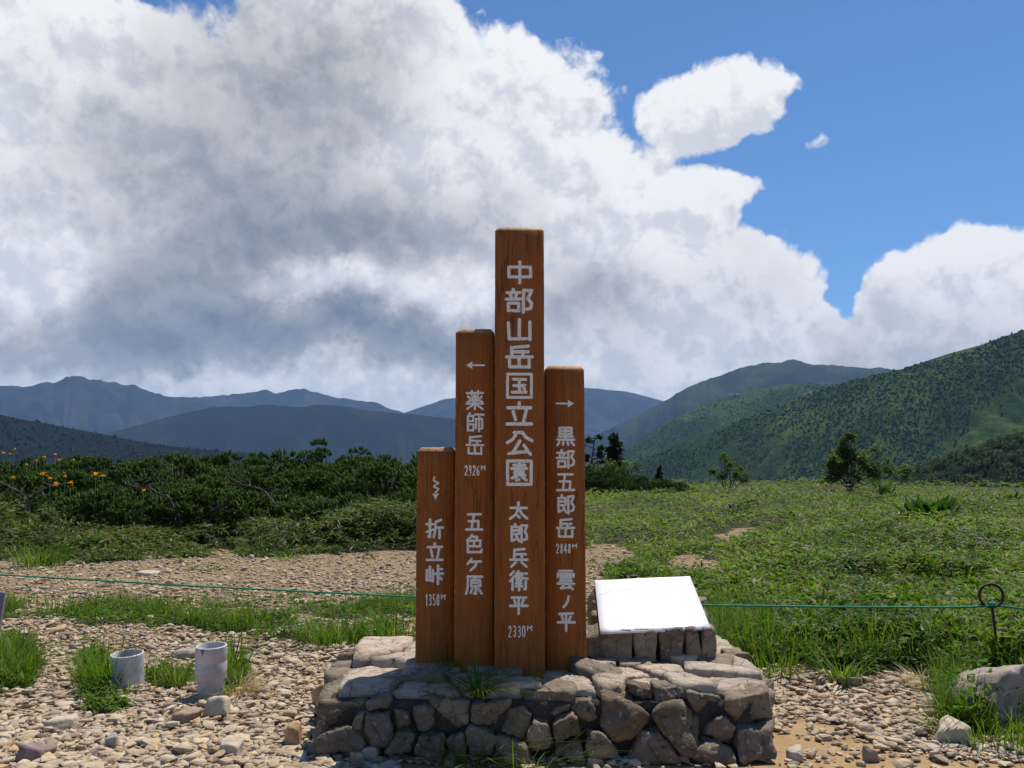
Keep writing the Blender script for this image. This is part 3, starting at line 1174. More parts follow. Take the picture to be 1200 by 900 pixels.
sites = []
for iy, yy in enumerate((5.16, 5.42, 5.72, 6.08, 6.42)):
    nx = (12, 10, 9, 8, 8)[iy]
    for ix in range(nx):
        xx = -1.12 + 2.68 * (ix + .5) / nx + pr.normal(0, .06)
        c = np.array([xx, yy + pr.normal(0, .05)])
        n_, d_ = clip_poly_planes(c, TOP)
        if min(d_) > .05:
            sites.append(c)
sites = np.array(sites)
for i, c in enumerate(sites):
    N, D = clip_poly_planes(c, TOP)
    D = [d - .008 + (pr.uniform(-.02, .03) if d < .3 else 0) for d in D]
    for j, c2 in enumerate(sites):
        if i == j:
            continue
        v = c2 - c
        L = np.linalg.norm(v)
        if L < 1.0:
            N.append((v[0] / L, v[1] / L, 0))
            D.append(L / 2 - pr.uniform(.006, .014))
    tz = pr.normal(0, .045, 2)
    th = pr.uniform(.045, .065)
    N += [(tz[0], tz[1], 1), (0, 0, -1)]
    D += [th, .09]
    V, Fc = star(N, D, 4, 60, .013, 9.0, i * 9.1)
    cz = TOPZ - .055 + .03 * (c[1] - 5.0) / 1.5 + pr.normal(0, .014)
    mesh('capping_slab', V + np.array([c[0], c[1], cz]) - PO, Fc, M['slab'], plinth, True)

# stones of the two ends and the back
def wall_run(p0, p1, n, rows):
    p0, p1 = np.array(p0), np.array(p1)
    e = (p1 - p0) / np.linalg.norm(p1 - p0)
    out = np.array([e[1], -e[0]])
    Lr = np.linalg.norm(p1 - p0)
    for r_ in range(rows):
        for k in range(n):
            s_ = (k + .5 + (.25 if r_ else -.1)) / (n + .15) * Lr
            w = Lr / n * pr.uniform(.80, .98)
            h = .31 / rows * pr.uniform(.95, 1.1)
            V, Fc = rock(w, .22, h, 400 + int(1000 * p0[0]) % 97 + r_ * 31 + k * 7, 3, 8, .01)
            a = math.atan2(e[1], e[0])
            Rz = np.array([[math.cos(a), -math.sin(a), 0], [math.sin(a), math.cos(a), 0], [0, 0, 1]])
            c = p0 + e * s_ - out * .03
            mesh('stone', V @ Rz.T + np.array([c[0], c[1], .31 * (r_ + .5) / rows]) - PO, Fc, M['stone'], plinth, True)


wall_run((1.42, 5.06), (1.56, 5.5), 2, 2)
wall_run((1.57, 5.55), (1.54, 6.70), 4, 2)
wall_run((1.5, 6.80), (-1.1, 6.50), 8, 2)
wall_run((-1.18, 6.40), (-1.06, 5.02), 5, 2)
# mortar core
poly = np.array([(-1.02, 4.93), (1.34, 4.93), (1.50, 5.5), (1.47, 6.66), (-1.06, 6.38)])
zz = np.linspace(-.08, .305, 6)
V = []
cxy = poly.mean(0)
for z in zz:
    nn = 12
    ring = np.concatenate([poly[k] + (poly[(k + 1) % 5] - poly[k]) * np.linspace(0, 1, nn, endpoint=False)[:, None] for k in range(5)])
    ring = ring + (fbm(ring[:, 0] * 6, ring[:, 1] * 6, z * 9, 3)[:, None] - .5) * .06
    V.append(np.concatenate([ring, np.full((len(ring), 1), z)], 1))
nr = len(V[0])
V = np.concatenate(V)
i, j = np.meshgrid(np.arange(5), np.arange(nr), indexing='ij')
q = np.stack([i * nr + j, i * nr + (j + 1) % nr, (i + 1) * nr + (j + 1) % nr, (i + 1) * nr + j], -1).reshape(-1, 4)
mesh('mortar_core', V - PO, [q, np.arange(nr) + 5 * nr], M['mortar'], plinth, False)

# ------------------------------------------------------------------ lettering (strokes on a 10 x 10 grid)
def box(x0, y0, x1, y1):
    return [(x0, y0), (x0, y1), (x1, y1), (x1, y0), (x0, y0)]


OZATO = [(6.6, 0), (6.6, 9.4), (9.6, 9.4), (8.2, 5.9), (9.6, 4.0), (9.3, 1.8), (7.9, 1.4)]
GL = {
    '中': [box(.8, 3, 9.2, 7.6), [(5, 10), (5, .2)]],
    '部': [[(2.8, 10), (2.8, 8.7)], [(.3, 8.5), (5.3, 8.5)], [(1.7, 8), (2, 6.2)], [(4, 8), (3.6, 6.2)], [(.1, 5.7), (5.5, 5.7)], box(.9, .7, 4.8, 4.0), OZATO],
    '山': [[(5, 9.8), (5, .8)], [(1, 8.4), (1.2, .8), (9, .8)], [(9, 8.6), (9, .4)]],
    '岳': [[(8.4, 9.7), (2.4, 9.0)], [(2.2, 9.1), (2.2, 4.9)], [(2.2, 7.1), (8.4, 7.1)], [(6.3, 7.1), (6.3, 4.9)], [(.2, 4.9), (9.8, 4.9)],
          [(5, 4.9), (5, .5)], [(1.3, 3.6), (1.3, .5), (8.7, .5)], [(8.7, 3.6), (8.7, .2)]],
    '国': [box(.6, .2, 9.4, 9.8), [(2.7, 7.6), (7.3, 7.6)], [(3, 5.1), (7, 5.1)], [(2.4, 2.4), (7.6, 2.4)], [(5, 7.6), (5, 2.4)], [(6.5, 4.1), (7, 3.5)]],
    '立': [[(5, 10), (5, 8)], [(.7, 7.8), (9.3, 7.8)], [(2.7, 6.3), (3.6, 2.6)], [(7.7, 7.4), (6.4, .9)], [(.4, .8), (9.6, .8)]],
    '公': [[(3.6, 8.2), (2.4, 6.6), (.5, 5.2)], [(3.2, 9.4), (6.2, 9.4), (7.4, 7.4), (9.7, 6.0)], [(5.2, 6.0), (2.8, 1.4)], [(1, 1.0), (8, 1.8)], [(6.8, 4.2), (9.2, .5)]],
    '園': [box(.6, .2, 9.4, 9.8), [(3, 8.2), (7, 8.2)], [(5, 8.8), (5, 6.8)], [(2.2, 6.8), (7.8, 6.8)], box(3.4, 4.5, 6.6, 5.7), [(4.8, 4.5), (2.3, 2.8)],
          [(4, 3.4), (4, 1.8), (5, 2.2)], [(5, 4.3), (7.6, 1.9)], [(7.2, 4.0), (6.3, 3.3)]],
    '太': [[(.6, 6.7), (9.4, 6.7)], [(5, 9.8), (4.8, 6.4), (3.2, 2.8), (.4, .4)], [(5, 6.2), (7, 2.8), (9.6, .4)], [(4.4, 2.2), (5.4, .8)]],
    '郎': [[(2.8, 10), (2.8, 8.8)], [(1, 8.6), (5, 8.6), (5, 4.6), (1, 4.6)], [(1, 8.6), (1, .8), (3.6, 1.8)], [(1, 6.6), (5, 6.6)], [(3.6, 3.4), (5.2, .6)], OZATO],
    '兵': [[(8, 9.7), (2.6, 9.1)], [(2.4, 9.2), (2.4, 4)], [(2.4, 6.8), (8.8, 6.8)], [(6.6, 6.8), (6.6, 4)], [(.2, 3.8), (9.8, 3.8)], [(3.4, 2.6), (.8, .2)], [(6.6, 2.6), (9.4, .2)]],
    '衛': [[(2.2, 10), (.4, 8)], [(2.4, 7.2), (.2, 4.8)], [(1.5, 5.8), (1.5, 0)], [(3.4, 9), (6.6, 9)], [(4.6, 10), (4.2, 7.6)], [(3.2, 7.6), (6.8, 7.6)],
          box(3.7, 4.9, 6.3, 6.4), [(3.4, 3.6), (6.6, 3.6)], [(3.1, 2), (6.9, 2)], [(5.2, 3.6), (5.2, 0)], [(7.7, 8.8), (9.4, 8.8)], [(7.4, 6.2), (9.8, 6.2)], [(8.8, 6.2), (8.8, .6), (7.9, .4)]],
    '平': [[(1, 9.3), (9, 9.3)], [(2.6, 7.8), (3.3, 5.8)], [(7.6, 7.8), (6.7, 5.8)], [(.2, 4.6), (9.8, 4.6)], [(5, 9.3), (5, 0)]],
    '薬': [[(.4, 9), (9.6, 9)], [(3.2, 10), (3.2, 8)], [(6.8, 10), (6.8, 8)], [(5, 7.9), (4.5, 7.2)], box(3.6, 4.5, 6.4, 7), [(3.6, 5.75), (6.4, 5.75)], [(1, 7), (2.2, 5.9)], [(.8, 4.0), (2.4, 4.9)],
          [(9, 7), (7.8, 5.9)], [(9.2, 4.0), (7.6, 4.9)], [(.3, 3.1), (9.7, 3.1)], [(5, 4.4), (5, 0)], [(4.6, 3), (.6, .3)], [(5.4, 3), (9.4, .3)]],
    '師': [[(2.2, 10), (1.3, 8.6)], [(1, 8.4), (1, .5)], [(1, 8.4), (4, 8.4), (4, 5.7), (1, 5.7)], [(1, 3.9), (4.2, 3.9), (4.2, .6), (1, .6)], [(5, 9.2), (9.8, 9.2)], [(5.7, 6.9), (5.7, 1.6)],
          [(5.7, 6.9), (9.3, 6.9), (9.3, 1.8), (8.6, 1.7)], [(7.5, 9.2), (7.5, 0)]],
    '五': [[(1, 9.3), (9, 9.3)], [(4.8, 9.3), (3.4, .6)], [(1.6, 5.4), (7.6, 5.4), (7.2, .6)], [(.2, .6), (9.8, .6)]],
    '色': [[(3.6, 10), (2.6, 8.4), (.6, 6.9)], [(3.2, 8.9), (6.8, 8.9), (5.9, 7)], [(1.2, 6.8), (8.6, 6.8), (8.6, 3.8), (1.2, 3.8)], [(4.9, 6.8), (4.9, 3.8)], [(1.2, 6.8), (1.2, .6), (9.2, .6), (9.5, 2)]],
    'ヶ': [[(3.4, 9.6), (1, 5.4)], [(2.6, 7.4), (9, 7.4)], [(6.6, 7.4), (5.6, 3.4), (2.6, .4)]],
    '原': [[(1, 9.4), (9.8, 9.4)], [(1.4, 9.4), (1.3, 4), (.2, .2)], [(5.7, 9.2), (5.2, 8)], box(3.3, 4.5, 8.6, 7.7), [(3.3, 6.1), (8.6, 6.1)], [(5.9, 4.4), (5.9, .4), (4.9, .6)], [(3.8, 3), (2.7, .9)], [(7.6, 3), (9.6, .4)]],
    '黒': [box(1.6, 6.2, 8.4, 9.6), [(1.6, 7.9), (8.4, 7.9)], [(5, 9.6), (5, 3)], [(1, 4.7), (9, 4.7)], [(.2, 3), (9.8, 3)], [(1.4, 1.7), (.4, 0)], [(3.8, 1.7), (3.5, .2)], [(6, 1.7), (6.4, .2)], [(8.4, 1.7), (9.6, 0)]],
    '雲': [[(1.2, 9.7), (8.8, 9.7)], [(.4, 6.4), (.4, 8.2), (9.6, 8.2), (9.6, 6.4)], [(5, 9.7), (5, 5.9)], [(2, 7.0), (3.8, 7.0)], [(2, 5.9), (3.8, 5.9)], [(6.2, 7.0), (8, 7.0)], [(6.2, 5.9), (8, 5.9)],
          [(1.6, 4.5), (8.4, 4.5)], [(.2, 2.9), (9.8, 2.9)], [(4.4, 2.9), (2, .6), (8, 1)], [(6.8, 2.1), (9, 0)]],
    'ノ': [[(7.2, 9.6), (6.4, 6), (4.8, 3), (2.6, .6)]],
    '折': [[(2.2, 10), (2.2, .6), (1.2, .8)], [(.2, 7.4), (4.2, 7.4)], [(.2, 3.2), (4.2, 4.6)], [(8.8, 9.7), (5.6, 8.7)], [(5.6, 8.8), (5.5, 4), (4.4, .4)], [(5.6, 5.6), (9.8, 5.6)], [(7.8, 5.6), (7.8, 0)]],
    '峠': [[(2.1, 9.4), (2.1, 2)], [(.3, 7.4), (.3, 2), (3.9, 2)], [(3.9, 7.4), (3.9, 1.4)], [(7, 10), (7, 0)], [(7, 8), (9.2, 8)], [(4.9, 5.6), (9.8, 5.6)], [(7.2, 4), (9, 2.6)]],
    '0': [[(5, 10), (2.2, 9), (1.5, 6), (1.5, 4), (2.2, 1), (5, 0), (7.8, 1), (8.5, 4), (8.5, 6), (7.8, 9), (5, 10)]],
    '1': [[(2.8, 8.2), (5.6, 10), (5.6, 0)]],
    '2': [[(1.4, 7.6), (2.4, 9.6), (5, 10), (7.8, 9.2), (8.4, 7), (6.6, 4.4), (1.4, .1), (8.8, .1)]],
    '3': [[(1.6, 9), (5, 10), (8, 8.8), (7.8, 6.4), (4.6, 5.4), (8.2, 4.2), (8.4, 1.6), (5, 0), (1.4, .8)]],
    '4': [[(6.8, 0), (6.8, 10), (1.2, 3), (9.2, 3)]],
    '5': [[(8.2, 10), (2.4, 10), (2, 5.8), (5.4, 6.2), (8.4, 4.6), (8.2, 1.4), (5, 0), (1.6, .8)]],
    '6': [[(7.8, 9.4), (4.6, 9), (2.2, 6), (1.6, 2.4), (3.4, .2), (6.8, .2), (8.4, 2.6), (7, 5.2), (4, 5.2), (1.8, 3.4)]],
    '8': [[(5, 5.4), (2.4, 7.2), (2.6, 9.4), (5, 10), (7.4, 9.4), (7.6, 7.2), (5, 5.4), (1.8, 3), (2.2, .8), (5, 0), (7.8, .8), (8.2, 3), (5, 5.4)]],
    '9': [[(8.2, 6.4), (6, 4.8), (3, 5), (1.6, 7.4), (3, 9.8), (6.6, 9.8), (8.4, 7.4), (7.6, 3), (4.6, 0)]],
    'M': [[(1, 0), (1, 10), (5, 4), (9, 10), (9, 0)]],
    '←': [[(2, 5), (10, 5)]], '→': [[(0, 5), (8, 5)]],
}


def stroke_mesh(mb, pts2, w, layer, org, ux, uz, nrm, taper=None):
    """round-ended ribbon on the plane org + a*ux + b*uz"""
    hw = w / 2
    for k in range(len(pts2)):
        p = np.array(pts2[k])
        n = 10
        a = np.arange(n) * 2 * np.pi / n
        c = org + p[0] * ux + p[1] * uz + nrm * layer[0]
        layer[0] += 1.2e-5
        mb.add(c + hw * (np.cos(a)[:, None] * ux + np.sin(a)[:, None] * uz), [np.arange(n)])
        if k + 1 < len(pts2):
            q = np.array(pts2[k + 1])
            t = (q - p) / (np.linalg.norm(q - p) + 1e-9)
            s = np.array([-t[1], t[0]]) * hw
            cs = [p - s, q - s, q + s, p + s]
            mb.add(np.array([org + c_[0] * ux + c_[1] * uz + nrm * layer[0] for c_ in cs]), [np.arange(4)])
            layer[0] += 1.2e-5


class Sign:
    def __init__(s, xl, xr, ytop, ybase, d, thick, label):
        # front face is the plane y = d
        tl, tr = P(xl[0], ytop, d), P(xr[0], ytop, d)
        bl, br = P(xl[1], ybase, d), P(xr[1], ybase, d)
        x0, x1 = (tl[0] + bl[0]) / 2, (tr[0] + br[0]) / 2
        z1 = tl[2]
        z0 = .27
        s.d = d
        s.base = np.array([(x0 + x1) / 2, d, z0])
        s.t = thing('sign_post', label, 'sign post', s.base, 0, 'brown wooden sign posts')
        w, h = x1 - x0, z1 - z0
        c = .011
        ct = .028
        # ring outlines with chamfered corners
        def ring(ins, z):
            a, b_ = w / 2 - ins, thick - ins
            f = ins
            return [(-a + c, f, z), (a - c, f, z), (a, f + c, z), (a, b_ - c, z), (a - c, b_, z), (-a + c, b_, z), (-a, b_ - c, z), (-a, f + c, z)]
        zs = np.concatenate([[0], np.linspace(.12, h - ct, 14)])
        V = []
        for z in zs:
            rr_ = np.array(ring(0, z))
            rr_[:, 0] += .0008 * math.sin(z * 3.1 + x0 * 9) + .0005 * math.sin(z * 11 + x0)
            V.append(rr_)
        V.append(np.array(ring(ct * .8, h)) + np.array([.0018, 0, 0]))
        n = len(V)
        fs, wear = [], []
        for i in range(n - 1):
            for j in range(8):
                fs.append([i * 8 + j, i * 8 + (j + 1) % 8, (i + 1) * 8 + (j + 1) % 8, (i + 1) * 8 + j])
                wear.append(1.0 if i == n - 2 else (.30 if j % 2 else 0.0))
        V = np.concatenate(V)
        o = mesh('post', V, [np.array(fs), np.arange(8) + (n - 1) * 8], M['post'], s.t)
        wear.append(.8)
        a = o.data.attributes.new('wear', 'FLOAT', 'FACE')
        a.data.foreach_set('value', np.array(wear, np.float32)[:len(o.data.polygons)])

    def glyphs(s, name, items, wpx):
        """items: (char, x0, x1, y0, y1) in photo pixels"""
        mb = MB()
        layer = [.0012]
        ux, uz, nr = np.array([1.0, 0, 0]), np.array([0, 0, 1.0]), np.array([0, -1.0, 0])
        for (ch, x0, x1, y0, y1) in items:
            lo, hi = P(x0, y1, s.d) - s.base, P(x1, y0, s.d) - s.base
            w = wpx / F * s.d
            m = w * .5
            for st in GL[ch]:
                pts = [(lo[0] + m + (hi[0] - lo[0] - 2 * m) * px / 10.0, lo[2] + m + (hi[2] - lo[2] - 2 * m) * py / 10.0) for px, py in st]
                pts = [(a + random.gauss(0, .0009), b_ + random.gauss(0, .0009)) for a, b_ in pts]
                stroke_mesh(mb, pts, w * random.uniform(.94, 1.06), layer, np.zeros(3), ux, uz, nr)
        return mb, name, layer

    def text(s, name, items, wpx):
        for it in items:
            mb, n_, _ = s.glyphs(name, [it], wpx)
            mb.build('character', M['paint'], s.t)

    def height(s, txt, x0, x1, y0, y1):
        """height figure in condensed numerals with a small raised M"""
        k = len(txt)
        wm = (x1 - x0) * .26
        wd = (x1 - x0 - wm) / k
        it = [(ch, x0 + i * wd + .1, x0 + (i + 1) * wd - .1, y0, y1) for i, ch in enumerate(txt)]
        it.append(('M', x1 - wm + .6, x1 + .5, y0, y0 + (y1 - y0) * .48))
        mb, n_, _ = s.glyphs('h', it, 1.25)
        return mb.build('height_figure', M['paint'], s.t)

    def arrow(s, x0, x1, y, right):
        mb, n_, layer = s.glyphs('arrow', [('→' if right else '←', x0, x1, y - 6, y + 6)], 2.2)
        tip = P(x1 if right else x0, y, s.d) - s.base
        k = s.d / F
        sg = -1 if right else 1
        tri = [tip + np.array([0, -layer[0], 0]), tip + np.array([sg * 8 * k, -layer[0], 4.6 * k]), tip + np.array([sg * 7 * k, -layer[0], 0]), tip + np.array([sg * 8 * k, -layer[0], -4.6 * k])]
        mb.add(np.array(tri), [np.arange(4)])
        mb.build('arrow', M['paint'], s.t)


tall = Sign((581, 578), (637.6, 639), 265, 783, 5.33, .30, 'tallest brown wooden post, park name in large white characters')
ch = '中部山岳国立公園'
ys = [(305, 334), (337, 368), (372, 401), (403, 433), (436, 468), (470, 501), (503, 536), (538, 570)]
tall.text('park_name', [(c, 591 if i != 0 else 592, 626, a, b_) for i, (c, (a, b_)) in enumerate(zip(ch, ys)) if c not in '国園'], 3.9)
tall.text('park_name', [(c, 591, 626, a, b_) for c, (a, b_) in zip(ch, ys) if c in '国園'], 3.5)
tall.text('place_name', [(c, 596, 620, a, b_) for c, (a, b_) in zip('太郎兵衛平', [(587, 610), (613, 637), (641, 666), (668, 693), (697, 721)])], 3.0)
tall.height('2330', 595, 624, 733, 747)

second = Sign((534, 531.6), (580.4, 577.4), 385, 780, 5.40, .25, 'second tallest wooden post with a left arrow, left of the tallest')
second.arrow(546, 568, 428, False)
second.text('peak_name', [(c, 545, 568, a, b_) for c, (a, b_) in zip('薬師岳', [(457, 481), (483, 507), (509, 534)])], 2.5)
second.height('2926', 544, 569, 545, 557.5)
second.text('place_name', [(c, 544.5, 567, a, b_) for c, (a, b_) in zip('五色ヶ原', [(600, 623), (625, 650), (653, 670), (673, 698)])], 2.9)

right_ = Sign((638.4, 639.6), (685, 687), 428, 778, 5.45, .25, 'brown wooden post with a right arrow, rightmost of the row')
right_.arrow(651, 673, 473, True)
right_.text('peak_name', [(c, 651, 674.5, a, b_) for c, (a, b_) in zip('黒部五郎岳', [(499, 523), (526, 550), (553, 577), (579, 603), (606, 631)])], 2.8)
right_.height('2848', 651, 676, 637, 648.5)
right_.text('place_name', [('雲', 651.5, 674.5, 667, 692), ('ノ', 655, 672, 697, 714), ('平', 652, 675, 716, 741)], 2.9)

left_ = Sign((489, 486), (533.6, 531.2), 524, 776, 5.50, .24, 'shortest brown wooden post with a zigzag arrow, leftmost of the row')
k_ = left_
mb, _, lay = k_.glyphs('a', [], 2.2)
zig = [(509, 559), (508, 563), (514, 566), (508, 570), (514, 573), (510.5, 577), (510.5, 582)]
pts = []
for a, b_ in zig:
    q = P(a, b_, k_.d) - k_.base
    pts.append((q[0], q[2]))
stroke_mesh(mb, pts, 1.9 / F * k_.d, lay, np.zeros(3), np.array([1.0, 0, 0]), np.array([0, 0, 1.0]), np.array([0, -1.0, 0]))
tri = [P(a, b_, k_.d) - k_.base - np.array([0, lay[0], 0]) for a, b_ in ((510.5, 586), (506.5, 578), (510.5, 579.5), (514.5, 578))]
mb.add(np.array(tri), [np.arange(4)])
mb.build('arrow', M['paint'], k_.t)
left_.text('place_name', [(c, 498, 521, a, b_) for c, (a, b_) in zip('折立峠', [(607, 632), (635, 659), (661, 686)])], 3.0)
left_.height('1350', 497.5, 522, 696, 710)

# ------------------------------------------------------------------ plate on its stone stand
PB = np.array([.97, 5.66, TOPZ])
stand = thing('plate_stand', 'white blank-looking metal plate tilted on a small stone stand', 'information plate', PB)
BL, BR = P(703.5, 741.5, 5.64), P(833, 736, 5.70)
TL, TR = P(697, 680, 6.46), P(808.5, 675, 6.50)
nrm = np.cross(BR - BL, TL - BL)
nrm /= np.linalg.norm(nrm)
gu = np.linspace(0, 1, 10)
def pq(u, v):
    return BL * (1 - u) * (1 - v) + BR * u * (1 - v) + TL * (1 - u) * v + TR * u * v
V, n_ = [], 12
for lay_, sh in ((0.0, 0), (-.012, 0)):
    for v in np.linspace(0, 1, n_):
        for u in np.linspace(0, 1, n_):
            w_ = .0016 * math.sin(9 * u + 3) * math.sin(7 * v)
            V.append(pq(u, v) + nrm * (lay_ + w_) - PB)
V = np.array(V)
fs = []
for i in range(n_ - 1):
    for j in range(n_ - 1):
        a = i * n_ + j
        fs.append([a, a + 1, a + n_ + 1, a + n_])
        b_ = n_ * n_ + a
        fs.append([b_, b_ + n_, b_ + n_ + 1, b_ + 1])
ed = [k for k in range(n_)] + [k * n_ + n_ - 1 for k in range(1, n_)] + [n_ * n_ - 1 - k for k in range(1, n_)] + [k * n_ for k in range(n_ - 2, 0, -1)]
for k in range(len(ed)):
    a, b_ = ed[k], ed[(k + 1) % len(ed)]
    fs.append([a, a + n_ * n_, b_ + n_ * n_, b_])
plate = mesh('plate', V, np.array(fs), M['plate'], stand)
# the faint engraved skyline and rules on the plate
def engrave(pts, w):
    mb = MB()
    stroke_mesh(mb, pts, w, [.0035], np.zeros(3), np.array([1.0, 0, 0]), np.array([0, 1.0, 0]), np.array([0, 0, 1.0]))
    mb.v = [np.array([pq(a / .73, b_ / .85) + nrm * l_ - PB for a, b_, l_ in v]) for v in mb.v]
    mb.build('engraved_line', M['engraving'], plate)


sky_ = [(.03, .70), (.10, .72), (.16, .77), (.22, .74), (.30, .76), (.40, .79), (.48, .83), (.55, .80), (.62, .84), (.68, .80), (.74, .79), (.82, .83), (.9, .78), (.95, .77)]
engrave([(a * .73, b_ * .85) for a, b_ in sky_], .004)
for (a, b_, c_) in ((.04, .93, .69), (.10, .28, .36), (.32, .40, .30), (.48, .58, .36), (.50, .57, .26), (.33, .37, .45)):
    engrave([(a * .73, c_ * .85), (b_ * .73, c_ * .85)], .003)
# stones under the plate's front edge
for i, (x0, x1) in enumerate(((704, 742), (743, 771), (773, 802), (803, 821.5), (822, 841))):
    a, b_ = P(x0, 755, 5.66), P(x1, 755, 5.66)
    w = b_[0] - a[0]
    zt = (BL[2] + (BR[2] - BL[2]) * ((a[0] + b_[0]) / 2 - BL[0]) / (BR[0] - BL[0])) - .006
    h = zt - TOPZ + .03
    r_ = np.random.default_rng(60 + i)
    N = [(1, r_.normal(0, .1), r_.normal(0, .1)), (-1, r_.normal(0, .1), r_.normal(0, .1)), (0, 0, 1), (0, 0, -1), (r_.normal(0, .1), -1, .05), (0, 1, 0)]
    D = [w * .5 - .003, w * .5 - .003, h * .5, h * .5, .055, .12]
    V, Fc = star(N, D, 4, 24, .011, 12.0, i * 7.7)
    mesh('stone', V + np.array([(a[0] + b_[0]) / 2, 5.72, TOPZ - .015 + h / 2]) - PB, Fc, M['stone'], stand, True)
# wedge core
def under(u, v, dz):
    q = pq(u, v)
    return np.array([q[0], q[1], q[2] + dz])
core = [under(.02, .16, -.03), under(.98, .16, -.03), under(.98, .98, -.03), under(.02, .98, -.03)]
lowc = [np.array([q[0], q[1], TOPZ - .05]) for q in core]
mesh('mortar_core', np.array(lowc + core) - PB, [np.array([[0, 1, 5, 4], [1, 2, 6, 5], [2, 3, 7, 6], [3, 0, 4, 7], [4, 5, 6, 7]])], M['mortar'], stand)
for sd, u in ((-1, 0.0), (1, 1.0)):
    for k, v in enumerate((.22, .46, .70, .90)):
        q = pq(u, v)
        lev = 2 if k > 1 else 1
        for l_ in range(lev):
            h = (q[2] - .035 - TOPZ + .03) / lev
            V, Fc = rock(.17 * (1.1 if sd < 0 else 1), .22, h * 1.04, 700 + k * 11 + l_ * 3 + sd, 4, 7, .014)
            V = V + np.array([q[0] - sd * (.055 - .012 * (1 - l_)), q[1], TOPZ - .03 + h * (l_ + .5)])
            over = (V - BL) @ nrm + .026
            V[:, 2] -= np.clip(over, 0, None) / nrm[2]
            mesh('stone', V - PB, Fc, M['stone'], stand, True)

# ------------------------------------------------------------------ plastic pipes
def pipe(label, px, pybase, dpx, hpx, lean, collar):
    c = G(px, pybase)
    k = c[1] / F
    r0, H = dpx * k / 2, hpx * k
    t = thing('drain_pipe', label, 'pipe', c, 0, 'grey plastic pipe stubs')
    t.rotation_euler = (lean[1], lean[0], .4)
    tk = .011
    if collar:
        body = [(r0 * .86, -.06), (r0 * .86, H * .40), (r0 * .86 - tk, H * .40), (r0 * .86 - tk, -.06)]
        V, Fc = lathe(body, 48)
        mesh('pipe_wall', V, Fc, M['pvc'], t, False)
        col = [(r0 * .87, H * .36), (r0 * .98, H * .36), (r0, H * .375), (r0, H * .70), (r0 * .992, H * .705), (r0, H * .71), (r0, H * .99), (r0 - .004, H), (r0 - tk, H), (r0 - tk - .002, H * .99), (r0 - tk - .002, H * .4), (r0 * .8, H * .36)]
        V, Fc = lathe(col, 48)
        mesh('collar', V, Fc, M['pvc'], t, False)
        # chipped rim
        a = np.linspace(-2.35, -2.0, 5)
        V = [(math.cos(x) * (r0 + .0015), math.sin(x) * (r0 + .0015), H - .004) for x in a] + [(math.cos(-2.2) * (r0 + .0015), math.sin(-2.2) * (r0 + .0015), H - .05)]
        mesh('chip_mark', np.array(V), [np.arange(6)], M['chip'], t)
    else:
        body = [(r0, -.06), (r0, H * .985), (r0 - .004, H), (r0 - tk, H), (r0 - tk - .002, H * .985), (r0 - tk - .002, -.06)]
        V, Fc = lathe(body, 48)
        mesh('pipe_wall', V, Fc, M['pvc'], t, False)
    for o in t.children:
        o.data.polygons.foreach_set('use_smooth', np.ones(len(o.data.polygons), bool))
        o.data.set_sharp_from_angle(angle=R(35))
    return t


pipe('shorter grey plastic pipe stub standing in long grass', 149.5, 806, 35.5, 39, (R(-3), R(3)), False)
pipe('taller grey plastic pipe stub with a wider collar, dry grass beside it', 247, 817, 34.5, 58, (R(-1.5), R(2)), True)

# ------------------------------------------------------------------ ring stake and rope
SD = 6.72
sb = G(1172, 788)
SD = sb[1]
ring_c = P(1161.5, 698, SD)
stake = thing('ring_stake', 'rusty iron stake with a round ring top holding the rope', 'stake', sb)
neck = P(1162.5, 711, SD)
rr_ = .0105
V, fs = tube([sb - sb + np.array([.012, 0, -.1]), (neck - sb) * .5, neck - sb], rr_, 12)
mesh('rod', V, fs, M['rust'], stake, True)
ra = 13.6 / F * SD
a = np.linspace(0, 2 * np.pi, 41)
pts = np.stack([ring_c[0] + ra * np.cos(a), np.full(41, SD) + .05 * 0, ring_c[2] + ra * .96 * np.sin(a)], -1) - sb
V, fs = tube(pts, rr_, 12, False)
mesh('ring', V, fs, M['rust'], stake, True)

rope_pts = []
for (a, b_, d) in ((-420, 652, 10.6), (-120, 666.5, 9.5), (0, 673.5, 9.0), (240, 687.5, 8.25), (485, 699.5, 7.7), (690, 706, 7.35), (835, 709.5, 7.15), (1000, 711.5, SD + .10), (1110, 711.8, SD + .03), (1152, 711.0, SD - .01)):
    rope_pts.append(P(a, b_, d))
rope_pts.append(P(1162, 709.5, SD - .016))
for (a, b_, d) in ((1172, 709.5, SD - .01), (1200, 714, SD + .12), (1330, 722, SD + .8), (1600, 736, SD + 2)):
    rope_pts.append(P(a, b_, d))
rope_pts = np.array(rope_pts)
cl = np.concatenate([[0], np.cumsum(np.linalg.norm(np.diff(rope_pts, axis=0), axis=1))])
ss = np.arange(0, cl[-1], .011)
cp = np.stack([np.interp(ss, cl, rope_pts[:, i]) for i in range(3)], -1)
kk = np.ones(25) / 25
for i in range(3):
    cp[:, i] = np.convolve(np.pad(cp[:, i], 12, mode='edge'), kk, 'valid')
tg = np.gradient(cp, axis=0)
tg /= np.linalg.norm(tg, axis=1)[:, None]
uu = np.cross(tg, [0, 0, 1.0])
uu /= np.linalg.norm(uu, axis=1)[:, None]
ww = np.cross(tg, uu)
rb = rope_pts[0]
rope = thing('rope', 'thin green twisted rope strung low behind the posts', 'rope', rb)
mb = MB()
for s_ in range(3):
    ph = ss / .052 * 2 * np.pi + s_ * 2.094
    V, fs = tube(cp - rb + .0048 * (np.cos(ph)[:, None] * uu + np.sin(ph)[:, None] * ww), .0052, 5)
    mb.add(V, fs)
mb.build('strands', M['rope'], rope, True)
mb = MB()
a = np.linspace(0, 2 * np.pi * 3.2, 70)
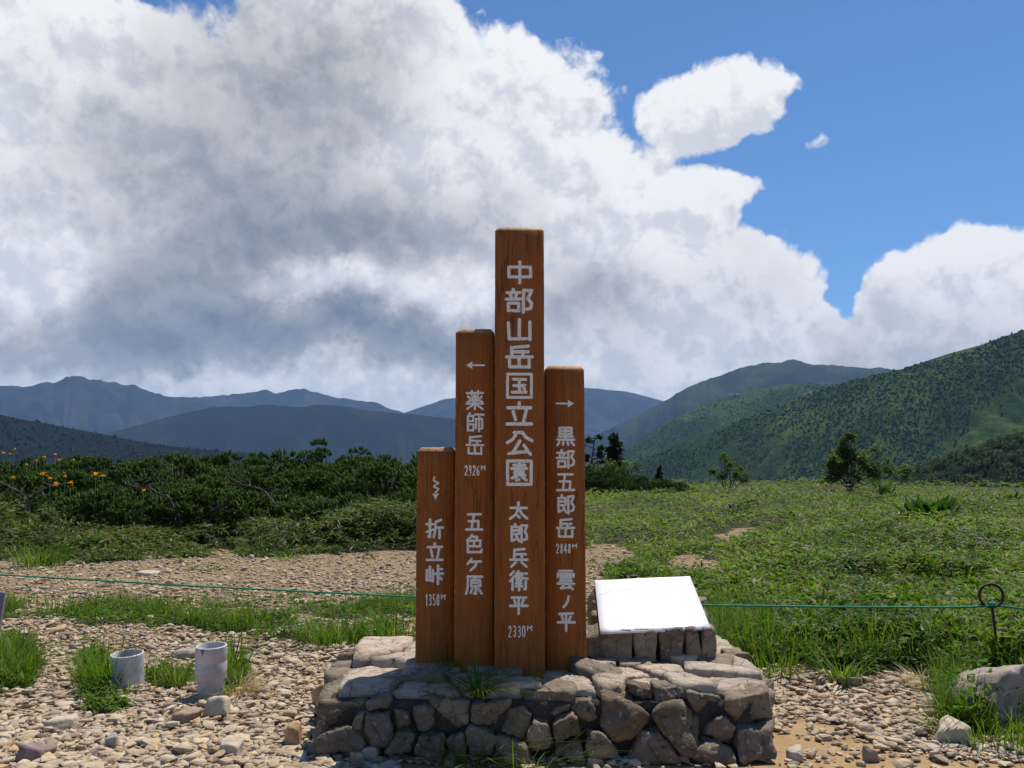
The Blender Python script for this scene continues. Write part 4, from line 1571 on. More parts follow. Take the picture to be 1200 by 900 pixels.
kc = P(1162, 709.0, SD)
pts = np.stack([kc[0] + np.linspace(-.022, .03, 70), SD + .018 * np.cos(a), kc[2] + .019 * np.sin(a)], -1) - rb
V, fs = tube(pts, .006, 6)
mb.add(V, fs)
mb.build('knot', M['rope'], rope, True)

# weathered stake cut by the left edge of the view
wb = G(-7, 742)
wt = thing('wooden_stake', 'grey weathered wooden stake at the left edge', 'stake', wb)
a, b_ = P(1, 694, wb[1]), P(-7, 742, wb[1])
bm = bmesh.new()
bmesh.ops.create_cube(bm, size=1.0)
for v in bm.verts:
    t_ = v.co.z + .5
    v.co = Vector((v.co.x * .095 + (a - wb)[0] * t_, v.co.y * .05, -.1 + t_ * ((a - wb)[2] + .1) + (.01 if v.co.x < 0 and t_ > .5 else 0)))
bmesh.ops.bevel(bm, geom=bm.edges[:], offset=.006, segments=2, affect='EDGES')
me = bpy.data.meshes.new('stake')
bm.to_mesh(me)
bm.free()
link('board', me, M['grey_wood'], wt)

# ------------------------------------------------------------------ single rocks
def put_rock(label, px, pybase, wpx, hpx, seed, tint=None, flat=1.0, sink=.25, name='rock', group='loose rocks on the gravel', mat=None, depth=.8, sub=4):
    c = G(px, pybase)
    k = c[1] / F
    w, h = wpx * k, hpx * k
    V, Fc = rock(w, w * depth, h * (1 + sink), seed, sub, 9, (.10 if sub > 4 else .05) * w)
    V = V + np.array([0, w * depth * .3, h * .5 * (1 - sink)])
    m = mat or M['rock_' + (tint or 'pale')]
    o = mesh(name, V, Fc, m, None, True, c)
    return tag(o, label, 'rock', group)


for nm, c in (('pale', (.56, .46, .34)), ('orange', (.52, .35, .19)), ('brown', (.36, .26, .185)), ('purple', (.30, .215, .185)), ('grey', (.42, .36, .30))):
    M['rock_' + nm] = stone_mat('rock_' + nm, [(0, c), (1, c)], 'obj', .12, .9, 12)
put_rock('big rounded boulder in grass below the ring stake', 1180, 852, 112, 60, 812, None, 1, .35, 'boulder', None, M['boulder'], .75, 5)
put_rock('pale angular rock at the foot of the taller pipe', 252, 842, 30, 23, 31)
put_rock('rounded orange tan rock beside the plinth left end', 379, 829, 23, 26, 12, 'orange')
put_rock('upright pointed tan rock left of the plinth corner', 342, 875, 18, 24, 33, 'orange')
put_rock('flat topped pale block on gravel left of the boulder', 1123, 873, 38, 24, 64)
put_rock('small brown cube rock alone on the sandy path', 1021, 893, 16, 16, 35, 'brown')
put_rock('rounded pale rock on sand just right of the plinth', 933, 893, 19, 14, 36)
put_rock('purplish brown rock at the lower left corner', 37, 895, 30, 18, 37, 'purple')
put_rock('long tan slab lying on the left gravel', 67, 858, 34, 15, 38, 'pale')
put_rock('upright greyish rock among the lower left gravel', 128, 880, 15, 17, 39, 'grey')
put_rock('brown wedge rock below and between the two pipes', 213, 849, 26, 14, 40, 'brown')
put_rock('broad pale rock on gravel below the taller pipe', 267, 888, 28, 17, 41)
put_rock('dark reddish flat rock behind the shorter pipe', 76, 751, 17, 9, 42, 'brown')
put_rock('tan rock lying on the bare patch left of the verge', 62, 746, 18, 9, 43, 'orange')
put_rock('long grey slab between the pipes and the verge', 216, 770, 28, 8, 44, 'grey')
put_rock('large pale pebble in the plinth shadow, nearest the corner', 433, 893, 21, 17, 45)
put_rock('white pebble left of the large pale pebble', 405, 889, 12, 15, 46)
put_rock('small tan pebble under the plinth left corner', 417, 896, 15, 13, 47, 'orange')
put_rock('pale pebble half buried before the plinth grass', 464, 888, 16, 12, 48, 'grey')
put_rock('pinkish pebble at the plinth foot below the plate', 697, 896, 18, 9, 49)
put_rock('white pebble at the plinth foot near its right end', 851, 894, 13, 6, 50)
put_rock('dark broken rock where meadow meets the gravel', 1000, 806, 26, 10, 51, 'brown')
put_rock('pale flat stone lying on the trail behind the rope', 171, 675, 26, 5, 52)


# ------------------------------------------------------------------ gravel
def gravel():
    lib = []
    for i in range(14):
        bm = bmesh.new()
        r = np.random.default_rng(100 + i)
        for _ in range(11):
            q = r.normal(0, 1, 3)
            q /= np.linalg.norm(q)
            q = np.sign(q) * np.abs(q) ** .6
            bm.verts.new((q * np.array([.5, .38, .24]) * r.uniform(.85, 1.1)).tolist())
        res = bmesh.ops.convex_hull(bm, input=bm.verts[:])
        bmesh.ops.delete(bm, geom=[g for g in res.get('geom_interior', []) if isinstance(g, bmesh.types.BMVert)], context='VERTS')
        bmesh.ops.bevel(bm, geom=bm.edges[:], offset=.016, segments=1, affect='EDGES', clamp_overlap=True)
        bmesh.ops.triangulate(bm, faces=bm.faces[:])
        bm.verts.index_update()
        lib.append((np.array([v.co[:] for v in bm.verts]), np.array([[v.index for v in f.verts] for f in bm.faces])))
        bm.free()
    n = 98000
    d = 1.0 / rng.uniform(1 / 22.0, 1 / 4.15, n)
    x = rng.uniform(-.75, .75, n) * d
    dens = np.clip(d / 6.0, .4, 1.0)
    veg = veg_amount(x, d)
    sd = sand_amount(x, d)
    L = np.exp(rng.normal(math.log(.042), .46, n)).clip(.018, .15)
    trail = sm(8.6, 10.5, d)
    L = L * (1 + .05 * trail)
    keep = rng.uniform(0, 1, n) > np.maximum(veg * .97, 0)
    keep &= rng.uniform(0, 1, n) > sd * .93
    keep &= rng.uniform(0, 1, n) > trail * .0
    # nothing under the plinth
    keep &= ~((x > -1.0) & (x < 1.6) & (d > 4.9) & (d < 6.6))
    x, d, L = x[keep], d[keep], L[keep]
    n = len(x)
    which = rng.integers(0, len(lib), n)
    yaw = rng.uniform(0, 6.283, n)
    ta, tb = rng.normal(0, .13, n), rng.normal(0, .13, n)
    sc = np.stack([L * rng.uniform(.8, 1.25, n), L * rng.uniform(.75, 1.2, n), L * rng.uniform(.45, 1.0, n)], -1)
    z = gz(x, d) + L * rng.uniform(-.02, .20, n) + rng.uniform(0, .012, n)
    mb = MB()
    for k in range(len(lib)):
        s = which == k
        V0, F0 = lib[k]
        q = V0[None] * sc[s][:, None, :]
        ca, sa = np.cos(ta[s])[:, None], np.sin(ta[s])[:, None]
        y1, z1 = q[:, :, 1] * ca - q[:, :, 2] * sa, q[:, :, 1] * sa + q[:, :, 2] * ca
        cb, sb_ = np.cos(tb[s])[:, None], np.sin(tb[s])[:, None]
        x1, z2 = q[:, :, 0] * cb + z1 * sb_, -q[:, :, 0] * sb_ + z1 * cb
        cy, sy = np.cos(yaw[s])[:, None], np.sin(yaw[s])[:, None]
        X_ = x1 * cy - y1 * sy + x[s][:, None]
        Y_ = x1 * sy + y1 * cy + d[s][:, None]
        Z_ = z2 + z[s][:, None]
        V = np.stack([X_, Y_, Z_], -1).reshape(-1, 3)
        Fk = (np.arange(s.sum())[:, None, None] * len(V0) + F0[None]).reshape(-1, 3)
        mb.add(V, Fk)
    o = mb.build('gravel', M['gravel'])
    o["kind"] = "stuff"
    o["label"] = "loose tan and grey gravel spread over the bare ground"


gravel()


# ------------------------------------------------------------------ bamboo grass and meadow
def meadow(name, label, n, xmin, xmax, dmin, dmax, mat, hbase, side, leaves=5, scale=1.0):
    d = 1.0 / rng.uniform(1 / dmax, 1 / dmin, n)
    px = rng.uniform(xmin, xmax, n)
    x = (px - 600) / F * d
    v = veg_amount(x, d)
    keep = rng.uniform(0, 1, n) < v * v
    keep &= np.hypot(x, d) < brow(x, d) + 6
    keep &= ~((px > 1120) & (px < 1225) & (d < 7.0))
    keep &= ~((x > -1.2) & (x < 1.8) & (d > 4.7) & (d < 6.85))
    x, d, v = x[keep], d[keep], v[keep]
    n = len(x)
    big = fbm(x * .45, d * .45, 8.0, 4)
    # canopy height, low at the edges of bare ground
    edge = np.minimum.reduce([veg_amount(x + .35, d), veg_amount(x - .35, d), veg_amount(x, d - .45)])
    hc = hbase(x, d) * (.45 + 1.1 * big) * (.35 + .65 * edge)
    zc = gz(x, d) + hc * np.where(rng.uniform(0, 1, n) < .7, rng.uniform(.75, 1.05, n), rng.uniform(.15, .8, n))
    m = n * leaves
    pos = np.repeat(np.stack([x, d, zc], -1), leaves, 0)
    yaw = np.repeat(rng.uniform(0, 6.283, n), leaves) + np.tile(np.arange(leaves) * 6.283 / leaves, n) + rng.normal(0, .35, m)
    pitch = rng.normal(.30, .38, m)
    fs = np.repeat(1 + np.clip(d - 14, 0, 90) / 42.0, leaves)
    L = rng.uniform(.09, .20, m) * fs * scale
    W = L * rng.uniform(.16, .27, m)
    V, Fc = leaf_batch(pos, yaw, pitch, rng.normal(0, .5, m), L, W, .28, .18)
    o = mesh(name, V, Fc, mat)
    o["kind"] = "stuff"
    o["label"] = label
    return o


meadow('bamboo_grass', 'dwarf bamboo and meadow plants covering the right slope', 54000, 655, 1620, 6.2, 104, M['leaf'],
       lambda x, d: (.24 + .22 * sm(9, 16, d) + .10 * sm(30, 60, d)) * (1 - .5 * sm(0, 60, 890 - (600 + F * x / d)) * sm(24, 15, d)) * (.55 + .9 * fbm(x * .22, d * .22, 31.0, 3)), 'right')
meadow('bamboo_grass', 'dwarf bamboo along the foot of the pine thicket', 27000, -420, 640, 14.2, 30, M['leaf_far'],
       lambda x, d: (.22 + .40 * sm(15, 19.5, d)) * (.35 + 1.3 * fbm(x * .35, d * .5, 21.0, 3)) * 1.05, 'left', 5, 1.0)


def low_forbs(n):
    d = 1.0 / rng.uniform(1 / 17.0, 1 / 4.9, n)
    px = rng.uniform(-150, 1350, n)
    x = (px - 600) / F * d
    v = veg_amount(x, d)
    keep = (rng.uniform(0, 1, n) < v) & ~((px > 470) & (px < 690) & (d > 12))
    keep &= ~((x > -1.2) & (x < 1.8) & (d > 4.7) & (d < 6.85))
    x, d = x[keep], d[keep]
    n = len(x)
    lv = 6
    m = n * lv
    h = (.03 + .14 * fbm(x * 1.3, d * 1.3, 4.4, 3) ** 1.5)
    h = h * np.where(x > .9, 2.6, 1.0)
    px = 600 + F * x / d
    late = (px > 1140) & (px < 1205) & (d > 5.9) & (d < 6.78)
    h = np.where(late, .02, h)
    pos = np.repeat(np.stack([x, d, gz(x, d)], -1), lv, 0)
    pos[:, 2] += np.repeat(h, lv) * rng.uniform(.15, 1.1, m)
    pos[:, :2] += rng.normal(0, .02, (m, 2))
    V, Fc = leaf_batch(pos, rng.uniform(0, 6.283, m), rng.normal(.35, .4, m), rng.normal(0, .5, m), rng.uniform(.035, .085, m), rng.uniform(.014, .034, m), .2, .2)
    o = mesh('leafy_ground_cover', V, Fc, M['forb'])
    o["kind"] = "stuff"
    o["label"] = "low leafy herbs between the stones and along the verge"


low_forbs(24000)


def grass_field(n):
    d = 1.0 / rng.uniform(1 / 12.5, 1 / 4.9, n)
    px = rng.uniform(-150, 1350, n)
    x = (px - 600) / F * d
    v = veg_amount(x, d)
    clump = fbm(x * 1.9, d * 1.9, 12.0, 3)
    want = np.where(x > 0, sm(.42, .60, clump) * .55, sm(.40, .58, clump))
    pxx, pyy = px_of(x, d)
    want = np.where((pxx > 840) & (pxx < 1130) & (pyy > 715), np.maximum(want, .75), want)
    keep = (rng.uniform(0, 1, n) < v * want) & ~((pxx > 1145) & (pxx < 1205) & (d > 5.9) & (d < 6.78))
    keep &= ~((x > -1.2) & (x < 1.8) & (d > 4.7) & (d < 6.85))
    x, d, clump = x[keep], d[keep], clump[keep]
    n = len(x)
    b = 9
    m = n * b
    pos = np.repeat(np.stack([x, d, gz(x, d)], -1), b, 0)
    pos[:, :2] += rng.normal(0, .03, (m, 2))
    H = np.repeat(rng.uniform(.09, .24, n) * (.5 + clump), b) * rng.uniform(.6, 1.25, m)
    H = H * np.where(pos[:, 0] > 1.5, 1.7, 1.0)
    V, fs = blade_batch(pos, rng.uniform(0, 6.283, m), H, rng.uniform(.0035, .007, m), rng.uniform(0, .35, m), np.abs(rng.normal(.3, .3, m)))
    o = mesh('grass', V, fs, M['grass'])
    o["kind"] = "stuff"
    o["label"] = "fine green grass of the verge and meadow edge"


grass_field(22000)


def tuft(label, base, n, h, spread, curve=.5, mat='grass', lean=(0, 0), name='grass_tuft', wid=(.004, .008), r0=.05, group='grass tufts'):
    base = np.asarray(base, float)
    pos = np.zeros((n, 3))
    a = rng.uniform(0, 6.283, n)
    rr_ = r0 * np.sqrt(rng.uniform(0, 1, n))
    pos[:, 0], pos[:, 1] = rr_ * np.cos(a), rr_ * np.sin(a)
    pos[:, 2] = -.02
    H = h * rng.uniform(.5, 1.1, n)
    yaw = a + rng.normal(0, .5, n)
    V, fs = blade_batch(pos, yaw, H, rng.uniform(*wid, n), rng.uniform(0, spread, n), np.abs(rng.normal(curve, .3, n)))
    tt = V[:, 2].clip(0) / h
    V[:, 0] += lean[0] * tt * h
    V[:, 1] += lean[1] * tt * h
    o = mesh(name, V, fs, M[mat], None, False, base)
    return tag(o, label, 'grass', group)


tuft('large grass tuft growing at the left edge below the grey stake', G(14, 790), 220, .40, .45, .45, r0=.20)
tuft('bright grass tuft just left of the shorter pipe', G(122, 806), 260, .42, .40, .35, r0=.17)
tuft('thin grass blades in front of the shorter pipe', G(150, 820), 26, .20, .6, .7, r0=.13)
tuft('tall grass behind and right of the taller pipe', G(272, 790), 150, .40, .35, .35, r0=.12)
tuft('dry straw coloured tuft hugging the taller pipe', G(274, 815), 220, .20, .7, 1.0, 'dry', r0=.10)
tuft('upright grass tuft on the verge under the rope at far left', G(68, 722), 130, .36, .3, .3, r0=.22)
tuft('tall grass tuft on the verge against the shortest post', G(455, 752), 200, .42, .3, .3, r0=.25)
tuft('grass tuft on the verge midway along the rope', G(395, 752), 260, .40, .35, .35, r0=.32)
tuft('grass tuft on the verge above the taller pipe', G(290, 735), 160, .42, .3, .3, r0=.25)
tuft('drooping grass tuft rooted in the plinth front', np.array([P(562, 797, 4.93)[0], 4.93, .355]), 130, .25, .9, 1.5, 'grass', (-.1, -.45), r0=.045, wid=(.004, .008))
tuft('grass tuft at the foot of the plinth below the drooping one', G(556, 893), 170, .32, .8, .8, 'grass', (-.2, -.12), r0=.13)
tuft('sparse grass blades at the plinth foot below the tallest post', G(622, 894), 80, .28, .9, .9, 'grass', (0, -.1), r0=.18)
tuft('few dark grass blades against the shortest post foot', np.array([P(520, 775, 5.36)[0], 5.36, .38]), 26, .20, .7, .6, 'grass', (0, 0), r0=.06)
tuft('small yellowish tuft at the foot of the tallest post', np.array([P(585, 790, 5.16)[0], 5.16, .375]), 26, .09, 1.3, 1.2, 'grass', (0, -.2), r0=.03)
tuft('long grass in front of the big boulder', G(1155, 868), 220, .30, .55, .6, r0=.28)
tuft('long grass at the right edge beside the big boulder', G(1196, 866), 170, .30, .5, .5, r0=.20)
tuft('dry tuft at the meadow edge left of the boulder', G(1083, 806), 110, .20, .8, .9, 'dry', r0=.10)
tuft('fine grass tuft on the trail edge beyond the rope', G(46, 663), 200, .50, .4, .4, r0=.42, wid=(.008, .014))
tuft('flat dark grass patch lying on the trail', G(245, 668), 120, .16, 1.2, .9, r0=.28, wid=(.008, .014))
tuft('small grass patch on the trail below the bamboo', G(340, 655), 90, .20, 1.0, .9, r0=.26, wid=(.008, .014))
tuft('pointed grass tuft right of the plinth at the meadow edge', G(905, 790), 160, .36, .35, .4, r0=.22)
tuft('spiky tuft of broad blades before the meadow', G(990, 802), 60, .30, .7, .5, r0=.10, wid=(.010, .018))


# ------------------------------------------------------------------ broad-leaved plants, flowers
def broad_plant(label, px, py, wpx, hpx, n, d=None):
    c = G(px, py)
    if d:
        c = P(px, py, d)
    c[2] = gz(c[0], c[1])
    k = c[1] / F
    w, h = wpx * k, hpx * k
    pos = np.zeros((n, 3))
    a = rng.uniform(0, 6.283, n)
    rr_ = w * .33 * np.sqrt(rng.uniform(0, 1, n))
    pos[:, 0], pos[:, 1] = rr_ * np.cos(a), rr_ * np.sin(a)
    pos[:, 2] = h * rng.uniform(.05, .6, n)
    V, Fc = leaf_batch(pos, a + rng.normal(0, .4, n), rng.uniform(.5, 1.35, n), rng.normal(0, .4, n), h * rng.uniform(.34, .55, n), h * rng.uniform(.13, .20, n), .2, .15)
    t = thing('broad_leaved_plant', label, 'plant', c, 0, 'broad-leaved plants in the meadow')
    mesh('leaves', V, Fc, M['broad'], t)
    for i in range(6):
        q = pos[i] * np.array([1, 1, 1.4])
        v, f = tube([pos[i] * np.array([.8, .8, 0]), q], [.02, .012], 5)
        mesh('stem', v, f, M['stem'], t)


broad_plant('large dark clump of broad upright leaves in the right meadow', 1090, 634, 78, 50, 190)
broad_plant('smaller broad-leaved clump left of the large dark one', 1036, 600, 26, 34, 30)
broad_plant('broad-leaved clump near the right edge behind the stake', 1180, 606, 36, 30, 34)
broad_plant('broad-leaved clump in the meadow right of the plate', 868, 612, 36, 24, 36)
broad_plant('small broad-leaved plant far back near the spruce', 772, 590, 22, 22, 20)
broad_plant('pale broad-leaved plant before the pine thicket', 312, 632, 24, 40, 16, 17.5)


def lily(label, px, py, d, size, group='orange day lilies'):
    c = P(px, py, d)
    b = np.array([c[0], c[1] + .05, gz(c[0], c[1])])
    t = thing('day_lily', label, 'flower', b, rng.uniform(0, 6.28), group)
    rel = np.array([0, 0, c[2] - b[2]])
    a = np.arange(12) * 1.047 + rng.uniform(0, 1)
    V, Fc = leaf_batch(np.repeat(rel[None], 12, 0) + rng.normal(0, size * .12, (12, 3)), a, np.where(np.arange(12) % 2, .25, .95) + rng.normal(0, .15, 12), rng.normal(0, .4, 12), size * .75, size * .38, .2, -.15)
    mesh('flower', V, Fc, M['lily'], t)
    v, f = tube([(0, .02, 0), (.02, 0, rel[2] * .6), rel], .006, 5)
    mesh('stem', v, f, M['stem'], t)


near = [(49, 557, 'upper left flower of the near orange lily cluster'), (57, 561, 'orange lily just right of the cluster top'), (64, 569, 'lowest yellow-orange lily of the near cluster'),
        (81, 567, 'largest open orange lily, right end of the near cluster'), (75, 559, 'small orange lily above the largest open one'), (111, 557, 'bright orange lily right of the near cluster'),
        (119, 558, 'small lily bud beside the bright orange lily'), (14, 560, 'small orange lily near the bare pine branch'), (167, 575, 'dull orange lily deep in the pine shade')]
for i, (a, b_, l) in enumerate(near):
    lily(l, a, b_, 17.8, .12 if i in (2, 3, 5, 0) else .075)
for i, (a, b_) in enumerate(((3, 531), (11, 532), (16, 527), (42, 540), (51, 536), (64, 533), (68, 539), (85, 539), (30, 545))):
    lily('small orange lily far back among the dark pine scrub', a, b_, 25.0, .085, 'far orange lilies')
for i, (a, b_) in enumerate(((892, 718), (935, 714), (946, 746), (957, 742), (1002, 735), (1020, 752), (1035, 736), (1046, 732), (960, 748), (905, 735), (1062, 752), (982, 727))):
    c = G(a, b_ + 20)
    z1 = P(a, b_, c[1])[2]
    t = thing('yellow_flower', 'tiny yellow flower head in the near right meadow', 'flower', (c[0], c[1], gz(c[0], c[1])), 0, 'tiny yellow meadow flowers')
    h = max(z1 - gz(c[0], c[1]), .1)
    k = 14
    V, Fc = leaf_batch(rng.normal(0, .018, (k, 3)) + np.array([0, 0, h]), rng.uniform(0, 6.28, k), rng.uniform(0, 1, k), rng.normal(0, .3, k), .034, .026, 0, 0)
    mesh('flower', V, Fc, M['yellow'], t)
    v, f = tube([(0, 0, 0), (.01, 0, h)], .003, 5)
    mesh('stem', v, f, M['stem'], t)


# ------------------------------------------------------------------ creeping pines
def pine_shrub(label, cx, cy, w, dep, h, seed, share=True, bare=0):
    r = np.random.default_rng(seed)
    c = np.array([cx, cy, gz(cx, cy)])
    t = thing('creeping_pine', label, 'shrub', c, 0, 'creeping pine thicket')
    mb = MB()
    tips = []
    nb = int(16 + w * 4)
    for i in range(nb):
        a = r.uniform(0, 6.283)
        rad = math.sqrt(r.uniform(.02, 1))
        ex, ey = math.cos(a) * rad * w / 2, math.sin(a) * rad * dep / 2
        ez = h * (.55 + .45 * math.sqrt(max(0, 1 - rad * rad))) * r.uniform(.8, 1.08)
        s = np.array([r.normal(0, w * .10), r.normal(0, dep * .10), 0])
        e = np.array([ex, ey, ez])
        mid = (s + e) * .5 + np.array([ex * .18, ey * .18, -h * .18])
        u = np.linspace(0, 1, 7)[:, None]
        pts = (1 - u) ** 2 * s + 2 * u * (1 - u) * mid + u * u * e + r.normal(0, .02, (7, 3)) * u
        v, f = tube(pts, np.linspace(.035, .012, 7), 5)
        mb.add(v, f)
        for _ in range(3):
            q = pts[r.integers(3, 6)]
            e2 = q + np.array([r.normal(0, .28), r.normal(0, .28), r.uniform(.05, .35)])
            v, f = tube([q, (q + e2) / 2 + r.normal(0, .03, 3), e2], [.014, .011, .007], 4)
            mb.add(v, f)
            tips.append(e2)
        tips.append(e)
    mb.build('branches', M['bark'], t, True)
    # needle brushes on upturned shoots, gathered in rounded pads with gaps between
    nc = int(5.2 * w * dep)
    ca = r.uniform(0, 6.283, nc)
    cr_ = np.sqrt(r.uniform(0, 1, nc))
    lump = .55 + .85 * fbm(np.cos(ca) * cr_ * w * 1.1 + seed, np.sin(ca) * cr_ * dep * 1.1, 1.0, 3)
    ctop = h * (.40 + .60 * np.sqrt(np.clip(1 - cr_ ** 2.4, 0, 1))) * lump
    cz_ = ctop * np.where(r.uniform(0, 1, nc) < .62, r.uniform(.88, 1.0, nc), r.uniform(.40, .88, nc))
    cc = np.stack([np.cos(ca) * cr_ * w / 2, np.sin(ca) * cr_ * dep / 2, cz_ - .10], -1)
    per = 46
    rc = np.repeat(r.uniform(.20, .40, nc), per)
    a = r.uniform(0, 6.283, nc * per)
    el_ = np.arcsin(r.uniform(-.10, 1.0, nc * per))
    uu2 = np.stack([np.cos(a) * np.cos(el_), np.sin(a) * np.cos(el_), np.sin(el_)], -1)
    sh = np.repeat(cc, per, 0) + uu2 * rc[:, None] * np.array([1.15, 1.15, .62]) * r.uniform(.75, 1.0, nc * per)[:, None]
    tipa = np.array(tips)
    sh = np.concatenate([sh, tipa])
    n = len(sh)
    tilt = np.concatenate([np.cos(el_) * .95, r.uniform(.1, .7, len(tips))])
    az_ = np.concatenate([a, r.uniform(0, 6.28, len(tips))]) + r.normal(0, .35, n)
    tl = tilt * r.uniform(.6, 1.1, n)
    ax = np.stack([np.cos(az_) * tl, np.sin(az_) * tl, np.ones(n)], -1)
    ax /= np.linalg.norm(ax, axis=1)[:, None]
    ln = r.uniform(.09, .18, n)
    e1 = np.cross(ax, [1.0, .3, 0])
    e1 /= np.linalg.norm(e1, axis=1)[:, None]
    e2 = np.cross(ax, e1)
    fb = MB()
    ks = 6
    ang = r.uniform(0, 6.28, n)[:, None] + np.arange(ks) * 2 * np.pi / ks
    rings = []
    for tt, rad_ in ((.0, .016), (.28, .040), (.62, .034), (1.0, .006)):
        rj = rad_ * r.uniform(.3, 1.75, (n, ks)) * (ln / .22)[:, None]
        tj = tt + r.uniform(-.16, .22, (n, ks))
        rings.append(sh[:, None] + ax[:, None] * (ln[:, None] * tj)[..., None] + e1[:, None] * (np.cos(ang) * rj)[..., None] + e2[:, None] * (np.sin(ang) * rj)[..., None])
    Vs = np.stack(rings, 1).reshape(-1, 3)
    kb = np.arange(n)[:, None] * (4 * ks)
    fq = [kb + np.array([[q * ks + j, q * ks + (j + 1) % ks, (q + 1) * ks + (j + 1) % ks, (q + 1) * ks + j]]) for q in range(3) for j in range(ks)]
    fb.add(Vs, [np.concatenate(fq), kb + 3 * ks + np.arange(ks)[None]])
    k = 8
    m = n * k
    u = r.uniform(.1, 1.0, m)
    pos = np.repeat(sh, k, 0) + np.repeat(ax * ln[:, None], k, 0) * u[:, None]
    V, Fc = leaf_batch(pos, r.uniform(0, 6.283, m), r.uniform(.1, 1.2, m), r.normal(0, .6, m), r.uniform(.06, .10, m), r.uniform(.014, .024, m), .0, .1)
    fb.add(V, Fc)
    fb.build('foliage', M['needle'], t)
    for i in range(bare):
        pass
    return t


PSH = 'dark green creeping pine in the low thicket left of the posts'
pines = []
for row, (d, n, hh) in enumerate(((20.4, 8, 1.15), (23.5, 9, 1.5), (27.5, 9, 1.75), (33.0, 9, 1.85))):
    for i in range(n):
        px = -90 + (640 + 90) * (i + .5 + rng.uniform(-.2, .2)) / n
        dd = d + rng.uniform(-.9, .9)
        k = dd / F
        hgt = hh * rng.uniform(.85, 1.05)
        if row == 0 and (px < 120):
            hgt *= .8
        if row >= 1 and 200 < px < 270:
            hgt *= 1.30
        if 300 < px < 345:
            hgt *= .85
        if row >= 1 and 370 < px < 480:
            hgt *= 1.15
        if row == 0 and px > 380:
            hgt *= .85
        lab = PSH
        pines.append(pine_shrub(lab, (px - 600) * k, dd, rng.uniform(2.4, 3.2) * (1 + row * .08), rng.uniform(2.4, 3.2), hgt, 900 + row * 40 + i))
# bare weathered limbs at the front of the thicket
def bare_branch(label, px, py, d, pts, rad=.035):
    c = P(px, py, d)
    b = np.array([c[0], c[1], gz(c[0], c[1])])
    q = np.array([P(a, e, d) - b for a, e in pts])
    t = thing('bare_branch', label, 'branch', b, 0, 'bare pine branches')
    rr2 = np.random.default_rng(int(px))
    n = len(q)
    uu_ = np.linspace(0, n - 1, n * 5)
    pp = np.stack([np.interp(uu_, np.arange(n), q[:, i]) for i in range(3)], -1) + rr2.normal(0, .012, (n * 5, 3))
    v, f = tube(pp, np.linspace(rad, rad * .35, n * 5), 7)
    mb = MB()
    mb.add(v, f)
    for i in range(10):
        s = pp[rr2.integers(4, len(pp))]
        e = s + np.array([rr2.normal(0, .25), rr2.normal(0, .1), rr2.uniform(.05, .3)])
        v, f = tube([s, (s + e) / 2 + rr2.normal(0, .03, 3), e], [.012, .009, .004], 5)
        mb.add(v, f)
    mb.build('limb', M['bark'], t, True)


bare_branch('dark forked bare branch at the left edge below the lilies', 32, 600, 18.6, [(32, 606), (30, 584), (18, 574), (2, 566), (-14, 562)])
bare_branch('bare branch bending right below the lily cluster', 33, 600, 18.6, [(33, 606), (34, 583), (45, 577), (56, 571), (64, 566)])
bare_branch('pale bare branch in the dark gap of the thicket', 200, 600, 18.9, [(206, 604), (200, 585), (186, 577), (168, 572), (150, 570)], .03)
bare_branch('pale bare branches under the middle pines', 310, 590, 19.4, [(322, 592), (310, 575), (296, 571), (282, 568), (268, 566)], .028)


# ------------------------------------------------------------------ trees at the meadow's end
def conifer(label, px, pybase, pytop, wpx, d, seed, gaps=0.0, lean=0.0):
    r = np.random.default_rng(seed)
    b, tp = P(px, pybase, d), P(px, pytop, d)
    gzv = gz(b[0], b[1])
    b[2] = min(b[2], gzv)
    H = tp[2] - b[2]
    W = wpx * d / F
    t = thing('spruce_tree' if gaps < .3 else 'pine_tree', label, 'tree', b, 0, 'small conifers at the meadow end')
    u = np.linspace(0, 1, 9)[:, None]
    pts = np.concatenate([lean * u ** 1.5, 0 * u, u * H], 1) + r.normal(0, .01, (9, 3)) * H * .3 * u
    v, f = tube(pts, np.linspace(.035 * H, .006 * H, 9), 7)
    mesh('trunk', v, f, M['bark'], t, True)
    lim = MB()
    pos, yw, pt, LL = [], [], [], []
    nl = 46 if gaps < .3 else 22
    for i in range(nl):
        z = .10 + .88 * (i + r.uniform(0, .8)) / nl
        if r.uniform() < gaps * .3:
            continue
        base = np.array([np.interp(z, u[:, 0], pts[:, 0]), np.interp(z, u[:, 0], pts[:, 1]), z * H])
        rad = W * .5 * ((1 - z) ** .75 + .06) * r.uniform(.55, 1.12)
        if gaps > .3:
            rad = W * .5 * r.uniform(.3, 1.0) * (1 if z > .35 else .6)
        a = r.uniform(0, 6.283)
        e = base + np.array([math.cos(a) * rad, math.sin(a) * rad, -.10 * rad + (.35 * rad if gaps > .3 else 0)])
        v, f = tube([base, (base + e) / 2 + np.array([0, 0, .05 * rad]), e], [.011 * H, .007 * H, .003 * H], 5)
        lim.add(v, f)
        k = int(60 + 90 * rad / (W * .5)) if gaps < .3 else 70
        s = r.uniform(.15, 1.05, k) if gaps < .3 else r.uniform(.55, 1.1, k)
        q = base + (e - base) * s[:, None] + r.normal(0, .035 * W + .0 * rad, (k, 3)) * np.array([1, 1, .6])
        pos.append(q)
        yw.append(a + r.normal(0, .9, k))
        pt.append(r.normal(-.15 if gaps < .3 else .4, .45, k))
        LL.append(r.uniform(.06, .13, k) * H * .62)
    lim.build('limbs', M['bark'], t, True)
    pos = np.concatenate(pos)
    yw, pt, LL = np.concatenate(yw), np.concatenate(pt), np.concatenate(LL)
    V, Fc = leaf_batch(pos, yw, pt, r.normal(0, .6, len(pos)), LL * 1.15, LL * .42, .12, .1)
    mesh('crown', V, Fc, M['spruce'], t)


